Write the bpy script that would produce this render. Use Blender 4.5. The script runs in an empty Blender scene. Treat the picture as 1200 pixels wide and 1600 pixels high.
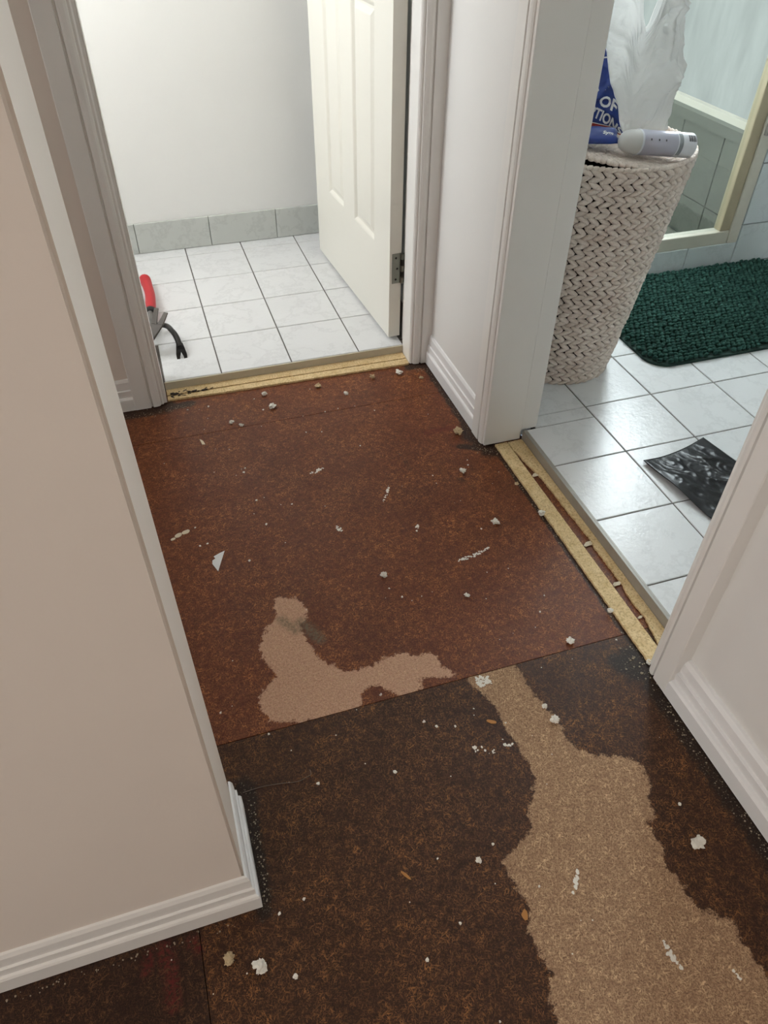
import bpy, bmesh, math, random
import numpy as np
from mathutils import Vector, Matrix, noise as mnoise
random.seed(7)
S = bpy.context.scene
COL = S.collection
PI = math.pi

# ------------------------------------------------------------------ camera
cam_d = bpy.data.cameras.new('camera'); cam = bpy.data.objects.new('camera', cam_d); COL.objects.link(cam)
YAW, PITCH, ROLL = 0.3196, 0.7471, 0.0121
fwd = Vector((math.sin(YAW)*math.cos(PITCH), math.cos(YAW)*math.cos(PITCH), -math.sin(PITCH)))
r0 = Vector((math.cos(YAW), -math.sin(YAW), 0)); u0 = r0.cross(fwd)
rr = r0*math.cos(ROLL) + u0*math.sin(ROLL); uu = -r0*math.sin(ROLL) + u0*math.cos(ROLL)
M = Matrix((rr, uu, -fwd)).transposed().to_4x4(); M.translation = Vector((-0.1215, -2.0331, 1.1484))
cam.matrix_world = M
cam_d.sensor_fit = 'AUTO'; cam_d.sensor_width = 36; cam_d.lens = 36*1151.35/1600; cam_d.clip_start = .02
S.camera = cam

# ------------------------------------------------------------------ light and exposure
S.view_settings.view_transform = 'Standard'; S.view_settings.look = 'None'
S.view_settings.exposure = 0.45; S.view_settings.gamma = 1.0; S.view_settings.use_curve_mapping = False
W = bpy.data.worlds.new('world'); S.world = W; W.use_nodes = True
W.node_tree.nodes['Background'].inputs[0].default_value = (.62, .75, .9, 1)
W.node_tree.nodes['Background'].inputs[1].default_value = 1.0
TOILET_WIN, BATH_WIN, BATH_LOW, HALL_FILL, SIDE_FILL = 7.8, 21.0, 0.60, 4.4, 2.0
S.cycles.max_bounces = 8; S.cycles.diffuse_bounces = 5; S.cycles.adaptive_threshold = .02; S.cycles.transparent_max_bounces = 12
S.cycles.sample_clamp_indirect = 6.0
try: S.cycles.use_denoising = True
except Exception: pass

# ------------------------------------------------------------------ materials
def srgb(r, g, b):
    f = lambda c: (c/255/12.92) if c/255 <= .04045 else ((c/255+.055)/1.055)**2.4
    return (f(r), f(g), f(b), 1)
class NT:
    def __init__(s, name):
        s.m = bpy.data.materials.new(name); s.m.use_nodes = True; s.t = s.m.node_tree
        s.b = s.t.nodes['Principled BSDF']; s.out = s.t.nodes['Material Output']
    def n(s, typ, **kw):
        o = s.t.nodes.new(typ)
        for k, v in kw.items():
            if k.startswith('i_'): o.inputs[k[2:].replace('_', ' ')].default_value = v
            else: setattr(o, k, v)
        return o
    def l(s, a, b): s.t.links.new(a, b)
    def coord(s, which='Object', scale=(1, 1, 1), rot=(0, 0, 0), loc=(0, 0, 0), src=None):
        mp = s.n('ShaderNodeMapping'); mp.inputs['Scale'].default_value = scale; mp.inputs['Rotation'].default_value = rot; mp.inputs['Location'].default_value = loc
        if src is None: src = s.n('ShaderNodeTexCoord').outputs[which]
        s.l(src, mp.inputs[0]); return mp.outputs[0]
    def noise(s, vec, scale, detail=3, rough=.55, dim='3D'):
        t = s.n('ShaderNodeTexNoise'); t.noise_dimensions = dim; t.inputs['Scale'].default_value = scale; t.inputs['Detail'].default_value = detail; t.inputs['Roughness'].default_value = rough
        if vec is not None: s.l(vec, t.inputs['Vector'])
        return t.outputs['Fac']
    def ramp(s, fac, a, b, ca=(0, 0, 0, 1), cb=(1, 1, 1, 1)):
        r = s.n('ShaderNodeValToRGB'); e = r.color_ramp.elements
        e[0].position = a; e[0].color = ca; e[1].position = b; e[1].color = cb
        s.l(fac, r.inputs[0]); return r.outputs[0]
    def mix(s, fac, a, b):
        m = s.n('ShaderNodeMix', data_type='RGBA')
        for sock, v in ((m.inputs[0], fac), (m.inputs[6], a), (m.inputs[7], b)):
            if hasattr(v, 'is_output'): s.l(v, sock)
            else: sock.default_value = v
        return m.outputs[2]
    def math(s, op, a, b=0.0, clamp=False):
        m = s.n('ShaderNodeMath', operation=op, use_clamp=clamp)
        for sock, v in ((m.inputs[0], a), (m.inputs[1], b)):
            if hasattr(v, 'is_output'): s.l(v, sock)
            else: sock.default_value = v
        return m.outputs[0]
    def attr(s, name):
        return s.n('ShaderNodeAttribute', attribute_name=name).outputs['Fac']
    def bump(s, h, strength=.3, dist=.002):
        b = s.n('ShaderNodeBump'); b.inputs['Strength'].default_value = strength; b.inputs['Distance'].default_value = dist
        s.l(h, b.inputs['Height']); s.l(b.outputs[0], s.b.inputs['Normal'])
    def set(s, col=None, rough=.5, metal=0, spec=.5):
        if col is not None:
            if hasattr(col, 'is_output'): s.l(col, s.b.inputs['Base Color'])
            else: s.b.inputs['Base Color'].default_value = col
        if hasattr(rough, 'is_output'): s.l(rough, s.b.inputs['Roughness'])
        else: s.b.inputs['Roughness'].default_value = rough
        s.b.inputs['Metallic'].default_value = metal; s.b.inputs['Specular IOR Level'].default_value = spec
        return s.m

def paint(name, c, rough=.55, bumps=.08, scale=260, var=.04):
    k = NT(name); v = k.coord()
    big = k.noise(v, 5, 3)
    c2 = tuple(x*(1-var) for x in c[:3])+(1,)
    col = k.mix(big, c2, c)
    k.bump(k.noise(v, scale, 2), bumps, .001)
    return k.set(col, rough)
def plain(name, c, rough=.5, metal=0, bump=0, scale=200, var=.12, spec=.5, nscale=40):
    k = NT(name); v = k.coord()
    col = k.mix(k.noise(v, nscale, 4), tuple(x*(1-var) for x in c[:3])+(1,), c)
    if bump: k.bump(k.noise(v, scale, 3), bump, .001)
    return k.set(col, rough, metal, spec)
MT = {}
MT['wall_hall_bounce'] = paint('hall wall paint with bounce tint', srgb(236, 226, 216), .6, .10)  # warm bounce off the brown floor is tinted into this colour
MT['wall_toilet'] = paint('toilet wall paint', srgb(240, 241, 239), .6, .06)
MT['wall_side'] = paint('side wall paint', srgb(236, 235, 232), .5, .05)
MT['ceiling'] = paint('ceiling paint', srgb(238, 238, 236), .8, .05)
MT['gloss'] = paint('gloss trim paint', srgb(240, 238, 234), .32, .03, 120, .05)
MT['gloss_white'] = paint('white gloss baseboard paint', srgb(240, 240, 240), .28, .03, 120, .03)
MT['door'] = paint('door paint', srgb(238, 236, 226), .35, .03, 120, .02)

def particle(name, dark, mid, flake, patch_a, patch_b, flake_amt, patch_fl):
    k = NT(name); tc = k.n('ShaderNodeTexCoord').outputs['Object']
    def flecks(spec):
        out = None
        for i, (a, sx, sy, th, w) in enumerate(spec):
            v1 = k.coord(src=tc, rot=(0, 0, a)); v2 = k.coord(src=v1, scale=(sx, sy, 1), loc=(a*13.1, a*7.7+i*3, 0))
            f = k.ramp(k.noise(v2, 1, 1.2, .5, '2D'), th, th+w)
            out = f if out is None else k.math('MAXIMUM', out, f)
        return out
    f1 = flecks(((.35, 95, 430, .665, .05), (1.3, 105, 450, .665, .05), (2.1, 90, 410, .665, .05), (2.75, 60, 320, .70, .04)))
    f2 = flecks(((.1, 210, 800, .63, .07), (1.0, 230, 860, .63, .07), (1.8, 200, 780, .63, .07), (2.5, 220, 840, .63, .07)))
    fl = k.math('MAXIMUM', f1, k.math('MULTIPLY', f2, .6))
    fl = k.math('MULTIPLY', fl, k.ramp(k.noise(tc, 60, 3, .7, '2D'), .25, .70))
    area = k.ramp(k.noise(tc, 11, 5, .68), .40, .66)
    fine = k.noise(tc, 330, 2, .6)
    base = k.mix(k.ramp(k.noise(tc, 90, 6, .75), .32, .70), dark, mid)
    base = k.mix(k.math('MULTIPLY', k.ramp(k.noise(tc, 3.2, 4, .6), .48, .72), .35), base, tuple(c*.55 for c in dark[:3])+(1,))
    famt = k.math('MULTIPLY', fl, k.math('ADD', k.math('MULTIPLY', area, flake_amt*.95), flake_amt*.55))
    coat = k.mix(famt, base, flake)
    coat = k.mix(k.math('MULTIPLY', k.ramp(fine, .56, .75), .28), coat, flake)
    # bare patch where the coating never held
    e1 = k.math('MULTIPLY', k.math('SUBTRACT', k.noise(tc, 70, 3, .6), .5), .030)
    e2 = k.math('MULTIPLY', k.math('SUBTRACT', k.noise(tc, 420, 2, .6), .5), .012)
    sd = k.math('ADD', k.attr('patch'), k.math('ADD', e1, e2))
    pm = k.ramp(k.math('ADD', k.math('MULTIPLY', sd, 160), .5), .2, .8)
    bare = k.mix(k.ramp(k.noise(tc, 260, 5, .8), .36, .64), patch_a, patch_b)
    bare = k.mix(k.math('MULTIPLY', fl, patch_fl), bare, srgb(224, 192, 152))
    bare = k.mix(k.math('MULTIPLY', k.ramp(k.noise(tc, 430, 3, .6), .54, .64), .55), bare, tuple(c*.45 for c in patch_a[:3])+(1,))
    col = k.mix(pm, coat, bare)
    # grey glue smears, red chalk, black mould and grit: stains with their own shape
    st = k.math('MULTIPLY', k.attr('smear'), k.ramp(k.noise(tc, 160, 3), .25, .6))
    col = k.mix(k.math('MULTIPLY', st, .75), col, srgb(112, 104, 84))
    rd = k.math('MULTIPLY', k.attr('red'), k.ramp(k.noise(tc, 200, 3), .38, .62))
    col = k.mix(k.math('MULTIPLY', rd, .8), col, srgb(104, 30, 30))
    gr = k.ramp(k.math('ADD', k.attr('grime'), k.math('MULTIPLY', k.math('SUBTRACT', k.noise(tc, 45, 5, .7), .5), 1.3)), .42, .75)
    col = k.mix(k.math('MULTIPLY', gr, .85), col, srgb(30, 22, 18))
    grit = k.math('MULTIPLY', k.ramp(k.noise(tc, 300, 3, .6), .60, .68), k.ramp(k.attr('grime'), .3, .8))
    col = k.mix(k.math('MULTIPLY', grit, .8), col, srgb(150, 138, 118))
    # pin-head plaster dust
    vo = k.n('ShaderNodeTexVoronoi'); vo.inputs['Scale'].default_value = 62; k.l(tc, vo.inputs['Vector'])
    dot = k.math('LESS_THAN', vo.outputs['Distance'], .075)
    sp = k.n('ShaderNodeSeparateColor'); k.l(vo.outputs['Color'], sp.inputs[0])
    dot = k.math('MULTIPLY', dot, k.math('GREATER_THAN', sp.outputs[0], .90))
    col = k.mix(dot, col, srgb(226, 220, 206))
    hgt = k.math('ADD', k.math('MULTIPLY', fl, .4), k.noise(tc, 300, 3))
    k.bump(hgt, .22, .0012)
    rg = k.mix(pm, k.mix(k.noise(tc, 12, 3), (.34,)*3+(1,), (.55,)*3+(1,)), (.85,)*3+(1,))
    return k.set(col, rg, 0, .28)
MT['board_red'] = particle('red brown particleboard', srgb(76, 36, 24), srgb(112, 58, 37), srgb(188, 124, 72), srgb(176, 132, 108), srgb(216, 178, 152), .85, .5)
MT['board_dark'] = particle('dark brown particleboard', srgb(38, 21, 15), srgb(66, 39, 27), srgb(158, 108, 62), srgb(118, 88, 68), srgb(180, 146, 116), .8, .95)

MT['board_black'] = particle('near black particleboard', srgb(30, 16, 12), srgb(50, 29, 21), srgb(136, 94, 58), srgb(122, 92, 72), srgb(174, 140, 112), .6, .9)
def tile_mat(name, c, rough=.12, vein=.5, bump=.12):
    k = NT(name); tc = k.n('ShaderNodeTexCoord').outputs['Object']
    oi = k.n('ShaderNodeObjectInfo'); off = k.n('ShaderNodeVectorMath', operation='ADD'); k.l(tc, off.inputs[0])
    sc = k.n('ShaderNodeVectorMath', operation='SCALE'); sc.inputs['Scale'].default_value = 37; k.l(oi.outputs['Random'], sc.inputs[0]); 
    k.l(sc.outputs[0], off.inputs[1]); v = off.outputs[0]
    n1 = k.noise(v, 9, 6, .65)
    a = k.math('ABSOLUTE', k.math('SUBTRACT', n1, .5)); ve = k.ramp(a, 0, .035, (1, 1, 1, 1), (0, 0, 0, 1))
    cloud = k.ramp(k.noise(v, 6, 3), .3, .75)
    col = k.mix(k.math('MULTIPLY', cloud, .5*vein), c, tuple(x*.86 for x in c[:3])+(1,))
    col = k.mix(k.math('MULTIPLY', ve, .28*vein), col, tuple(x*.62 for x in c[:3])+(1,))
    k.bump(k.noise(v, 80, 5, .65), bump, .002)
    return k.set(col, rough)
MT['tile_floor'] = tile_mat('white glazed floor tile', srgb(230, 231, 232), .19, .8, .38)
MT['tile_skirt'] = tile_mat('grey skirting tile', srgb(204, 208, 204), .3, 1)
MT['tile_wall'] = tile_mat('grey green shower tile', srgb(112, 114, 105), .2, 1)
MT['tile_hob'] = tile_mat('pale bathroom wall tile', srgb(216, 224, 226), .2, .8)
MT['grout'] = plain('dark grout', srgb(96, 90, 84), .9, 0, .3)
MT['grout_light'] = plain('light grout', srgb(150, 152, 148), .9)
MT['gold'] = None
def gold():
    k = NT('raw timber strip'); tc = k.n('ShaderNodeTexCoord').outputs['Object']
    col = k.mix(k.ramp(k.noise(tc, 40, 5, .7), .3, .7), srgb(212, 182, 130), srgb(236, 212, 166))
    sp = k.ramp(k.noise(tc, 260, 4, .7), .48, .62); col = k.mix(k.math('MULTIPLY', sp, .55), col, srgb(150, 112, 64))
    d = k.ramp(k.noise(tc, 60, 4, .7), .66, .74); col = k.mix(k.math('MULTIPLY', d, .7), col, srgb(70, 50, 34))
    k.bump(k.noise(tc, 250, 3), .4, .001); return k.set(col, .75)
MT['gold'] = gold()
MT['alu'] = plain('worn aluminium', srgb(172, 168, 160), .45, .35, .1, 300, .25)
MT['edge_tile'] = plain('bare tile edge', srgb(204, 196, 176), .7, 0, .2, 120, .2)
MT['steel'] = plain('hinge steel', srgb(150, 150, 140), .35, .9, .1, 200, .3)
MT['dark_steel'] = plain('dark steel', srgb(52, 50, 48), .38, .7, .1, 90, .4)
MT['claw_steel'] = plain('worn tool steel', srgb(150, 146, 142), .45, .5, .15, 120, .35)
MT['claw_dark'] = plain('worn dark claw steel', srgb(82, 75, 68), .5, .3, .15, 120, .35)
MT['red_grip'] = plain('red rubber grip', srgb(196, 34, 44), .5, 0, .2, 160, .15)
MT['black_rubber'] = plain('black rubber', srgb(26, 28, 28), .55)
MT['plaster'] = plain('plaster crumb', srgb(242, 238, 228), .9, 0, .5, 400, .15, .3, 120)
MT['plaster_tan'] = plain('tan plaster crumb', srgb(206, 184, 148), .9, 0, .5, 400, .25, .3, 120)
MT['grit'] = plain('grey tan grit', srgb(176, 162, 140), .9, 0, .3, 400, .4, .3, 300)
MT['flake'] = plain('cream paint flake', srgb(230, 216, 190), .6, 0, 0, 1, .1)
MT['paper'] = plain('white paper', srgb(238, 240, 240), .7, 0, .1, 60, .04)
MT['thread'] = plain('grey fibre', srgb(120, 108, 98), .8)
MT['chip'] = plain('wood chip', srgb(182, 128, 70), .8, 0, .3, 200)
MT['debris_dark'] = plain('dark debris', srgb(52, 42, 34), .9, 0, .5, 200, .4)
MT['braid'] = None
def braid():
    k = NT('whitewashed woven fibre'); tc = k.n('ShaderNodeTexCoord').outputs['Object']
    col = k.mix(k.ramp(k.noise(tc, 38, 4, .7), .3, .7), srgb(212, 195, 183), srgb(236, 225, 215))
    col = k.mix(k.math('MULTIPLY', k.ramp(k.noise(tc, 420, 3), .55, .7), .4), col, srgb(160, 138, 120))
    k.bump(k.noise(tc, 500, 3), .35, .001); return k.set(col, .75, 0, .3)
MT['braid'] = braid()
MT['hamper_gap_shade'] = plain('hamper gap shade', srgb(58, 44, 36), .9)  # kept dark so gaps in the weave look shaded
MT['mat_pile'] = plain('green chenille', srgb(46, 84, 75), .9, 0, .5, 500, .35, .2, 60)
MT['mat_base'] = plain('green mat backing', srgb(30, 58, 52), .9)
def black_plastic():
    k = NT('black plastic film'); tc = k.n('ShaderNodeTexCoord').outputs['Object']
    k.bump(k.noise(tc, 45, 4, .6), .25, .003); return k.set(srgb(14, 14, 17), .30, 0, .32)
MT['black_bag'] = black_plastic()
def film():
    k = NT('thin white plastic film'); tc = k.n('ShaderNodeTexCoord').outputs['Object']
    b = k.b; b.inputs['Base Color'].default_value = srgb(206, 205, 202); b.inputs['Roughness'].default_value = .22
    k.bump(k.noise(tc, 30, 5, .6), .6, .008)
    tl = k.n('ShaderNodeBsdfTranslucent'); tl.inputs[0].default_value = srgb(206, 205, 202)
    tr = k.n('ShaderNodeBsdfTransparent')
    m1 = k.n('ShaderNodeMixShader'); m1.inputs[0].default_value = .38; k.l(b.outputs[0], m1.inputs[1]); k.l(tl.outputs[0], m1.inputs[2])
    m2 = k.n('ShaderNodeMixShader'); m2.inputs[0].default_value = .18; k.l(m1.outputs[0], m2.inputs[1]); k.l(tr.outputs[0], m2.inputs[2])
    k.l(m2.outputs[0], k.out.inputs[0]); return k.m
MT['film'] = film()
MT['blue'] = plain('blue printed packet', srgb(22, 52, 128), .35, 0, .2, 30, .15)
MT['red_print'] = plain('red print', srgb(176, 44, 36), .4)
MT['white_print'] = plain('white print', srgb(222, 224, 226), .5, 0, 0, 1, .04)
MT['grey_print'] = plain('grey print', srgb(140, 146, 150), .5)
MT['can'] = plain('lavender grey can', srgb(186, 186, 200), .3, .1, 0, 1, .05)
MT['can_white'] = plain('white can label', srgb(224, 226, 232), .35, 0, 0, 1, .04)
MT['can_cap'] = plain('frosted cap', srgb(204, 202, 198), .45, 0, 0, 1, .05)
MT['ink'] = plain('dark ink', srgb(52, 46, 54), .5)
MT['cream_frame'] = plain('cream enamel frame', srgb(216, 212, 198), .35, 0, 0, 1, .08)
MT['tan_frame'] = plain('tan anodised frame', srgb(182, 170, 142), .4, .15, 0, 1, .1)
MT['dirt'] = plain('brown residue', srgb(88, 60, 42), .9, 0, .4, 200, .4)
def glass():
    k = NT('shower glass'); tr = k.n('ShaderNodeBsdfTransparent'); tr.inputs[0].default_value = (.93, .96, .955, 1)
    gl = k.n('ShaderNodeBsdfGlossy'); gl.inputs['Roughness'].default_value = .03
    m = k.n('ShaderNodeMixShader'); m.inputs[0].default_value = .06; k.l(tr.outputs[0], m.inputs[1]); k.l(gl.outputs[0], m.inputs[2]); k.l(m.outputs[0], k.out.inputs[0]); return k.m
MT['glass'] = glass()
def lit(name, c, s, streak=False):
    k = NT(name); e = k.n('ShaderNodeEmission'); e.inputs[1].default_value = s
    if streak:
        tc = k.n('ShaderNodeTexCoord').outputs['Object']; v = k.coord(src=tc, scale=(1, 14, 3))
        col = k.mix(k.ramp(k.noise(v, 1.2, 5, .6), .35, .7), c, tuple(x*.78 for x in c[:3])+(1,)); k.l(col, e.inputs[0])
    else: e.inputs[0].default_value = c
    k.l(e.outputs[0], k.out.inputs[0]); return k.m
MT['win_toilet'] = lit('daylit toilet window', (.95, .98, 1.0, 1), TOILET_WIN)
MT['win_bath'] = lit('daylit bathroom window', (.90, .95, 1.0, 1), BATH_WIN)
MT['win_bath_low'] = lit('frosted lower pane', srgb(226, 236, 232), BATH_LOW, True)
MT['fill_hall'] = lit('hall fill light pane', (1.0, .945, .895, 1), HALL_FILL)  # added warm fill standing in for bounce in the hall
MT['fill_side'] = lit('corridor fill light pane', (.97, .98, 1.0, 1), SIDE_FILL)  # added fill that brightens the right wall

# ------------------------------------------------------------------ mesh helpers
def link(name, me, mat=None, parent=None, smooth=False):
    o = bpy.data.objects.new(name, me); COL.objects.link(o)
    if mat is not None and not me.materials: me.materials.append(MT[mat] if isinstance(mat, str) else mat)
    if parent is not None: o.parent = parent
    if smooth:
        for p in me.polygons: p.use_smooth = True
    return o
def mesh(name, v, f, mat=None, parent=None, smooth=False):
    me = bpy.data.meshes.new(name); me.from_pydata([tuple(a) for a in v], [], f); me.update()
    return link(name, me, mat, parent, smooth)
def frombm(name, bm, mat=None, parent=None, smooth=False):
    bmesh.ops.recalc_face_normals(bm, faces=bm.faces)
    me = bpy.data.meshes.new(name); bm.to_mesh(me); bm.free()
    return link(name, me, mat, parent, smooth)
def bx(bm, x0, x1, y0, y1, z0, z1, bev=0, seg=2):
    vs = [bm.verts.new((x, y, z)) for x in (x0, x1) for y in (y0, y1) for z in (z0, z1)]
    fs = [bm.faces.new([vs[i] for i in q]) for q in ((0, 1, 3, 2), (4, 6, 7, 5), (0, 4, 5, 1), (2, 3, 7, 6), (0, 2, 6, 4), (1, 5, 7, 3))]
    if bev:
        es = list({e for f in fs for e in f.edges})
        bmesh.ops.bevel(bm, geom=es, offset=bev, segments=seg, affect='EDGES', profile=.5)
def boxes(name, lst, mat, parent=None, bev=0, seg=2):
    bm = bmesh.new()
    for b in lst: bx(bm, *b, bev=bev, seg=seg)
    return frombm(name, bm, mat, parent)
def extrude(name, prof, org, A, B, D, length, mat, parent=None, m0=0, m1=0):
    """profile (a,b) along A,B swept along D; m0/m1 mitre: ends moved outwards by m*b"""
    org, A, B, D = map(Vector, (org, A, B, D)); n = len(prof)
    v = [org + A*a + B*b - D*(m0*b) for a, b in prof] + [org + A*a + B*b + D*(length + m1*b) for a, b in prof]
    f = [[i, (i+1) % n, n+(i+1) % n, n+i] for i in range(n)] + [list(range(n))[::-1], list(range(n, 2*n))]
    bm = bmesh.new(); vs = [bm.verts.new(x) for x in v]
    for q in f: bm.faces.new([vs[i] for i in q])
    return frombm(name, bm, mat, parent)
def tube(bm, pts, rad, seg=10, cap=True, squash=None):
    pts = [Vector(p) for p in pts]; rings = []
    if not hasattr(rad, '__len__'): rad = [rad]*len(pts)
    up = Vector((0, 0, 1)); prev = None
    for i, p in enumerate(pts):
        t = (pts[min(i+1, len(pts)-1)] - pts[max(i-1, 0)]).normalized()
        if prev is None:
            a = t.cross(up if abs(t.z) < .9 else Vector((1, 0, 0))).normalized()
        else: a = (prev - t*prev.dot(t)).normalized()
        prev = a; b = t.cross(a)
        sa, sb = (1, 1) if squash is None else squash
        rings.append([bm.verts.new(p + a*(rad[i]*sa*math.cos(2*PI*k/seg)) + b*(rad[i]*sb*math.sin(2*PI*k/seg))) for k in range(seg)])
    for i in range(len(pts)-1):
        for k in range(seg):
            bm.faces.new((rings[i][k], rings[i][(k+1) % seg], rings[i+1][(k+1) % seg], rings[i+1][k]))
    if cap: bm.faces.new(rings[0][::-1]); bm.faces.new(rings[-1])
def spline(pts, n=8):
    pts = [Vector(p) for p in pts]; out = []
    for i in range(len(pts)-1):
        p0, p1, p2, p3 = pts[max(i-1, 0)], pts[i], pts[i+1], pts[min(i+2, len(pts)-1)]
        for k in range(n):
            t = k/n
            out.append(.5*((2*p1) + (p2-p0)*t + (2*p0-5*p1+4*p2-p3)*t*t + (3*p1-p0-3*p2+p3)*t**3))
    return out + [pts[-1]]
def empty(name, loc=(0, 0, 0), rz=0):
    o = bpy.data.objects.new(name, None); COL.objects.link(o); o.location = loc; o.rotation_euler = (0, 0, rz); o.empty_display_size = .05
    return o
def tag(o, label, cat=None, group=None):
    o['label'] = label
    if cat: o['category'] = cat
    if group: o['group'] = group
    return o
def struct(o, label=None):
    o['kind'] = 'structure'
    if label: o['label'] = label
    return o

# ------------------------------------------------------------------ room shell
T = .03            # tiled floors stand this much above the hall boards
CEIL = 2.4
HY, TY = -.265, -.175          # hall and toilet faces of the back partition
XR, XB = .595, .722            # hall and bathroom faces of the side partition
XN = .632                      # its face nearer the camera
struct(boxes('ceiling', [(-2.6, 2.6, -4.4, 1.2, CEIL, CEIL+.08)], 'ceiling'), 'flat white ceiling over the rooms')
struct(boxes('wall_back', [(-2.5, -.178, HY, TY, 0, CEIL), (.548, XR, HY, TY, 0, CEIL), (-.178, .548, HY, TY, 2.07, CEIL)], 'wall_hall_bounce'), 'painted partition wall around the toilet doorway')
struct(boxes('wall_right', [(XR, XB, HY, -.682, 0, CEIL), (XR, XB, HY, TY, 0, CEIL), (XR, XB, -1.425, -.682, 2.07, CEIL)], 'wall_side'), 'white wall between the two doorways')
struct(boxes('wall_right_near', [(XN, XB, -4.3, -1.425, 0, CEIL)], 'wall_side'), 'white wall beside the bathroom doorway, nearest the camera')
bm = bmesh.new(); bx(bm, -2.5, -.172, -1.593, -1.462, 0, CEIL)
bmesh.ops.bevel(bm, geom=[e for e in bm.edges if abs(e.verts[0].co.z-e.verts[1].co.z) > 1 and e.verts[0].co.x > -.2], offset=.0035, segments=3, affect='EDGES')
struct(frombm('wall_left', bm, 'wall_hall_bounce'), 'end of a painted wall standing out into the hall')
WH = [(-3.6, -2.5, .35, 2.0), (-1.25, -.45, .5, 2.0)]      # openings in the hall end wall for two added, unseen fill-light windows
bm = bmesh.new(); X0, X1 = -2.6, -2.5
for b in ((-4.3, -3.6, 0, CEIL), (-2.5, -1.25, 0, CEIL), (-.45, TY, 0, CEIL), (-3.6, -2.5, 0, .35), (-3.6, -2.5, 2.0, CEIL), (-1.25, -.45, 0, .5), (-1.25, -.45, 2.0, CEIL)): bx(bm, X0, X1, *b)
struct(frombm('wall_hall_end', bm, 'wall_hall_bounce'))
struct(boxes('wall_behind', [(-2.5, XB, -4.4, -4.3, 0, CEIL)], 'wall_hall_bounce'))
for nm, (y0, y1, z0, z1), m, lab in (('fill_window_hall', WH[0], 'fill_hall', 'unseen hall window added as fill light beside the camera'), ('fill_window_corridor', WH[1], 'fill_side', 'unseen corridor window added to brighten the right wall')):
    w = empty(nm); struct(w, lab)
    boxes('window_frame', [(X0+.02, X1, y0, y0+.04, z0, z1), (X0+.02, X1, y1-.04, y1, z0, z1), (X0+.02, X1, y0+.04, y1-.04, z0, z0+.04), (X0+.02, X1, y0+.04, y1-.04, z1-.04, z1)], 'gloss', w)
    boxes('pane', [(X0+.04, X0+.05, y0+.04, y1-.04, z0+.04, z1-.04)], m, w)
# toilet room
TB, TL = .668, -.86
struct(boxes('wall_toilet_back', [(TL-.1, XB, TB, TB+.1, 0, CEIL)], 'wall_toilet'), 'white back wall of the toilet room')
struct(boxes('wall_toilet_right', [(.62, XB, TY, TB, 0, CEIL)], 'wall_toilet'))
struct(boxes('wall_toilet_left', [(TL-.1, TL, TY, TB, 0, 1.0), (TL-.1, TL, TY, TB, 2.1, CEIL), (TL-.1, TL, TY, -.08, 1.0, 2.1), (TL-.1, TL, .56, TB, 1.0, 2.1)], 'wall_toilet'))
w = empty('window_2'); struct(w, 'toilet window')
boxes('window_frame', [(TL-.06, TL-.01, -.08, -.04, 1.0, 2.1), (TL-.06, TL-.01, .52, .56, 1.0, 2.1), (TL-.06, TL-.01, -.04, .52, 1.0, 1.04), (TL-.06, TL-.01, -.04, .52, 2.06, 2.1)], 'gloss', w)
boxes('pane', [(TL-.05, TL-.035, -.04, .52, 1.04, 2.06)], 'win_toilet', w)
# bathroom
HOBY = -.02; AX = 1.815; NIBX = 1.823; BX = 2.45
struct(boxes('wall_bath_front', [(XB, BX, -2.4, -2.3, 0, CEIL)], 'wall_toilet'))
struct(boxes('wall_bath_side', [(BX, BX+.1, -2.4, 1.05, 0, CEIL)], 'wall_toilet'))
struct(boxes('wall_bath_back', [(XB, 1.02, HOBY, 1.05, 0, CEIL)], 'wall_toilet'))
struct(boxes('wall_shower_back', [(1.02, BX, 1.0, 1.1, -.06, CEIL)], 'tile_wall'))
nib = struct(boxes('wall_nib', [(NIBX, BX, HOBY+.008, HOBY+.04, 0, CEIL)], 'grout_light'), 'tiled wall beside the shower screen')

# ------------------------------------------------------------------ tiles
_tc = {}
def tile(name, w, d, th, mat, parent, loc, rot=None, bev=.0014):
    key = (round(w, 4), round(d, 4), th, mat)
    if key not in _tc:
        e = bev; v = [(0, 0, 0), (w, 0, 0), (w, d, 0), (0, d, 0), (0, 0, th-e), (w, 0, th-e), (w, d, th-e), (0, d, th-e), (e, e, th), (w-e, e, th), (w-e, d-e, th), (e, d-e, th)]
        f = [(0, 3, 2, 1), (0, 1, 5, 4), (1, 2, 6, 5), (2, 3, 7, 6), (3, 0, 4, 7), (4, 5, 9, 8), (5, 6, 10, 9), (6, 7, 11, 10), (7, 4, 8, 11), (8, 9, 10, 11)]
        me = bpy.data.meshes.new('tile'); me.from_pydata(v, [], f); me.update(); me.materials.append(MT[mat]); _tc[key] = me
    o = bpy.data.objects.new(name, _tc[key]); COL.objects.link(o); o.parent = parent; o.location = loc
    if rot is not None: o.rotation_euler = rot
    return o
G = .0016
ft = struct(boxes('floor_toilet', [(TL, .62, TY+.002, TB, -.02, T-.0022), (-.16, .54, -.2065, TY+.002, -.02, T-.0022)], 'grout'), 'white tiled toilet floor')
ys = [(-.2076, 0), (0, .2), (.2, .4), (.4, .6), (.6, TB)]
xs = [-.86, -.8, -.6, -.4, -.2, 0, .2, .4, .6]
for j, (y0, y1) in enumerate(ys):
    for i in range(len(xs)-1):
        x0, x1 = xs[i], xs[i+1]
        if j == 0:
            if x1 <= -.19 or x0 >= .59: y0b = TY+.004
            else: y0b = y0; x0 = max(x0, -.157); x1 = min(x1, .536)
        else: y0b = y0
        if x1-x0 < .02: continue
        tile('tile', x1-x0-2*G, y1-y0b-2*G, .008, 'tile_floor', ft, (x0+G, y0b+G, T-.008))
BXO, BYO = .6946, -1.0533
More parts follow.
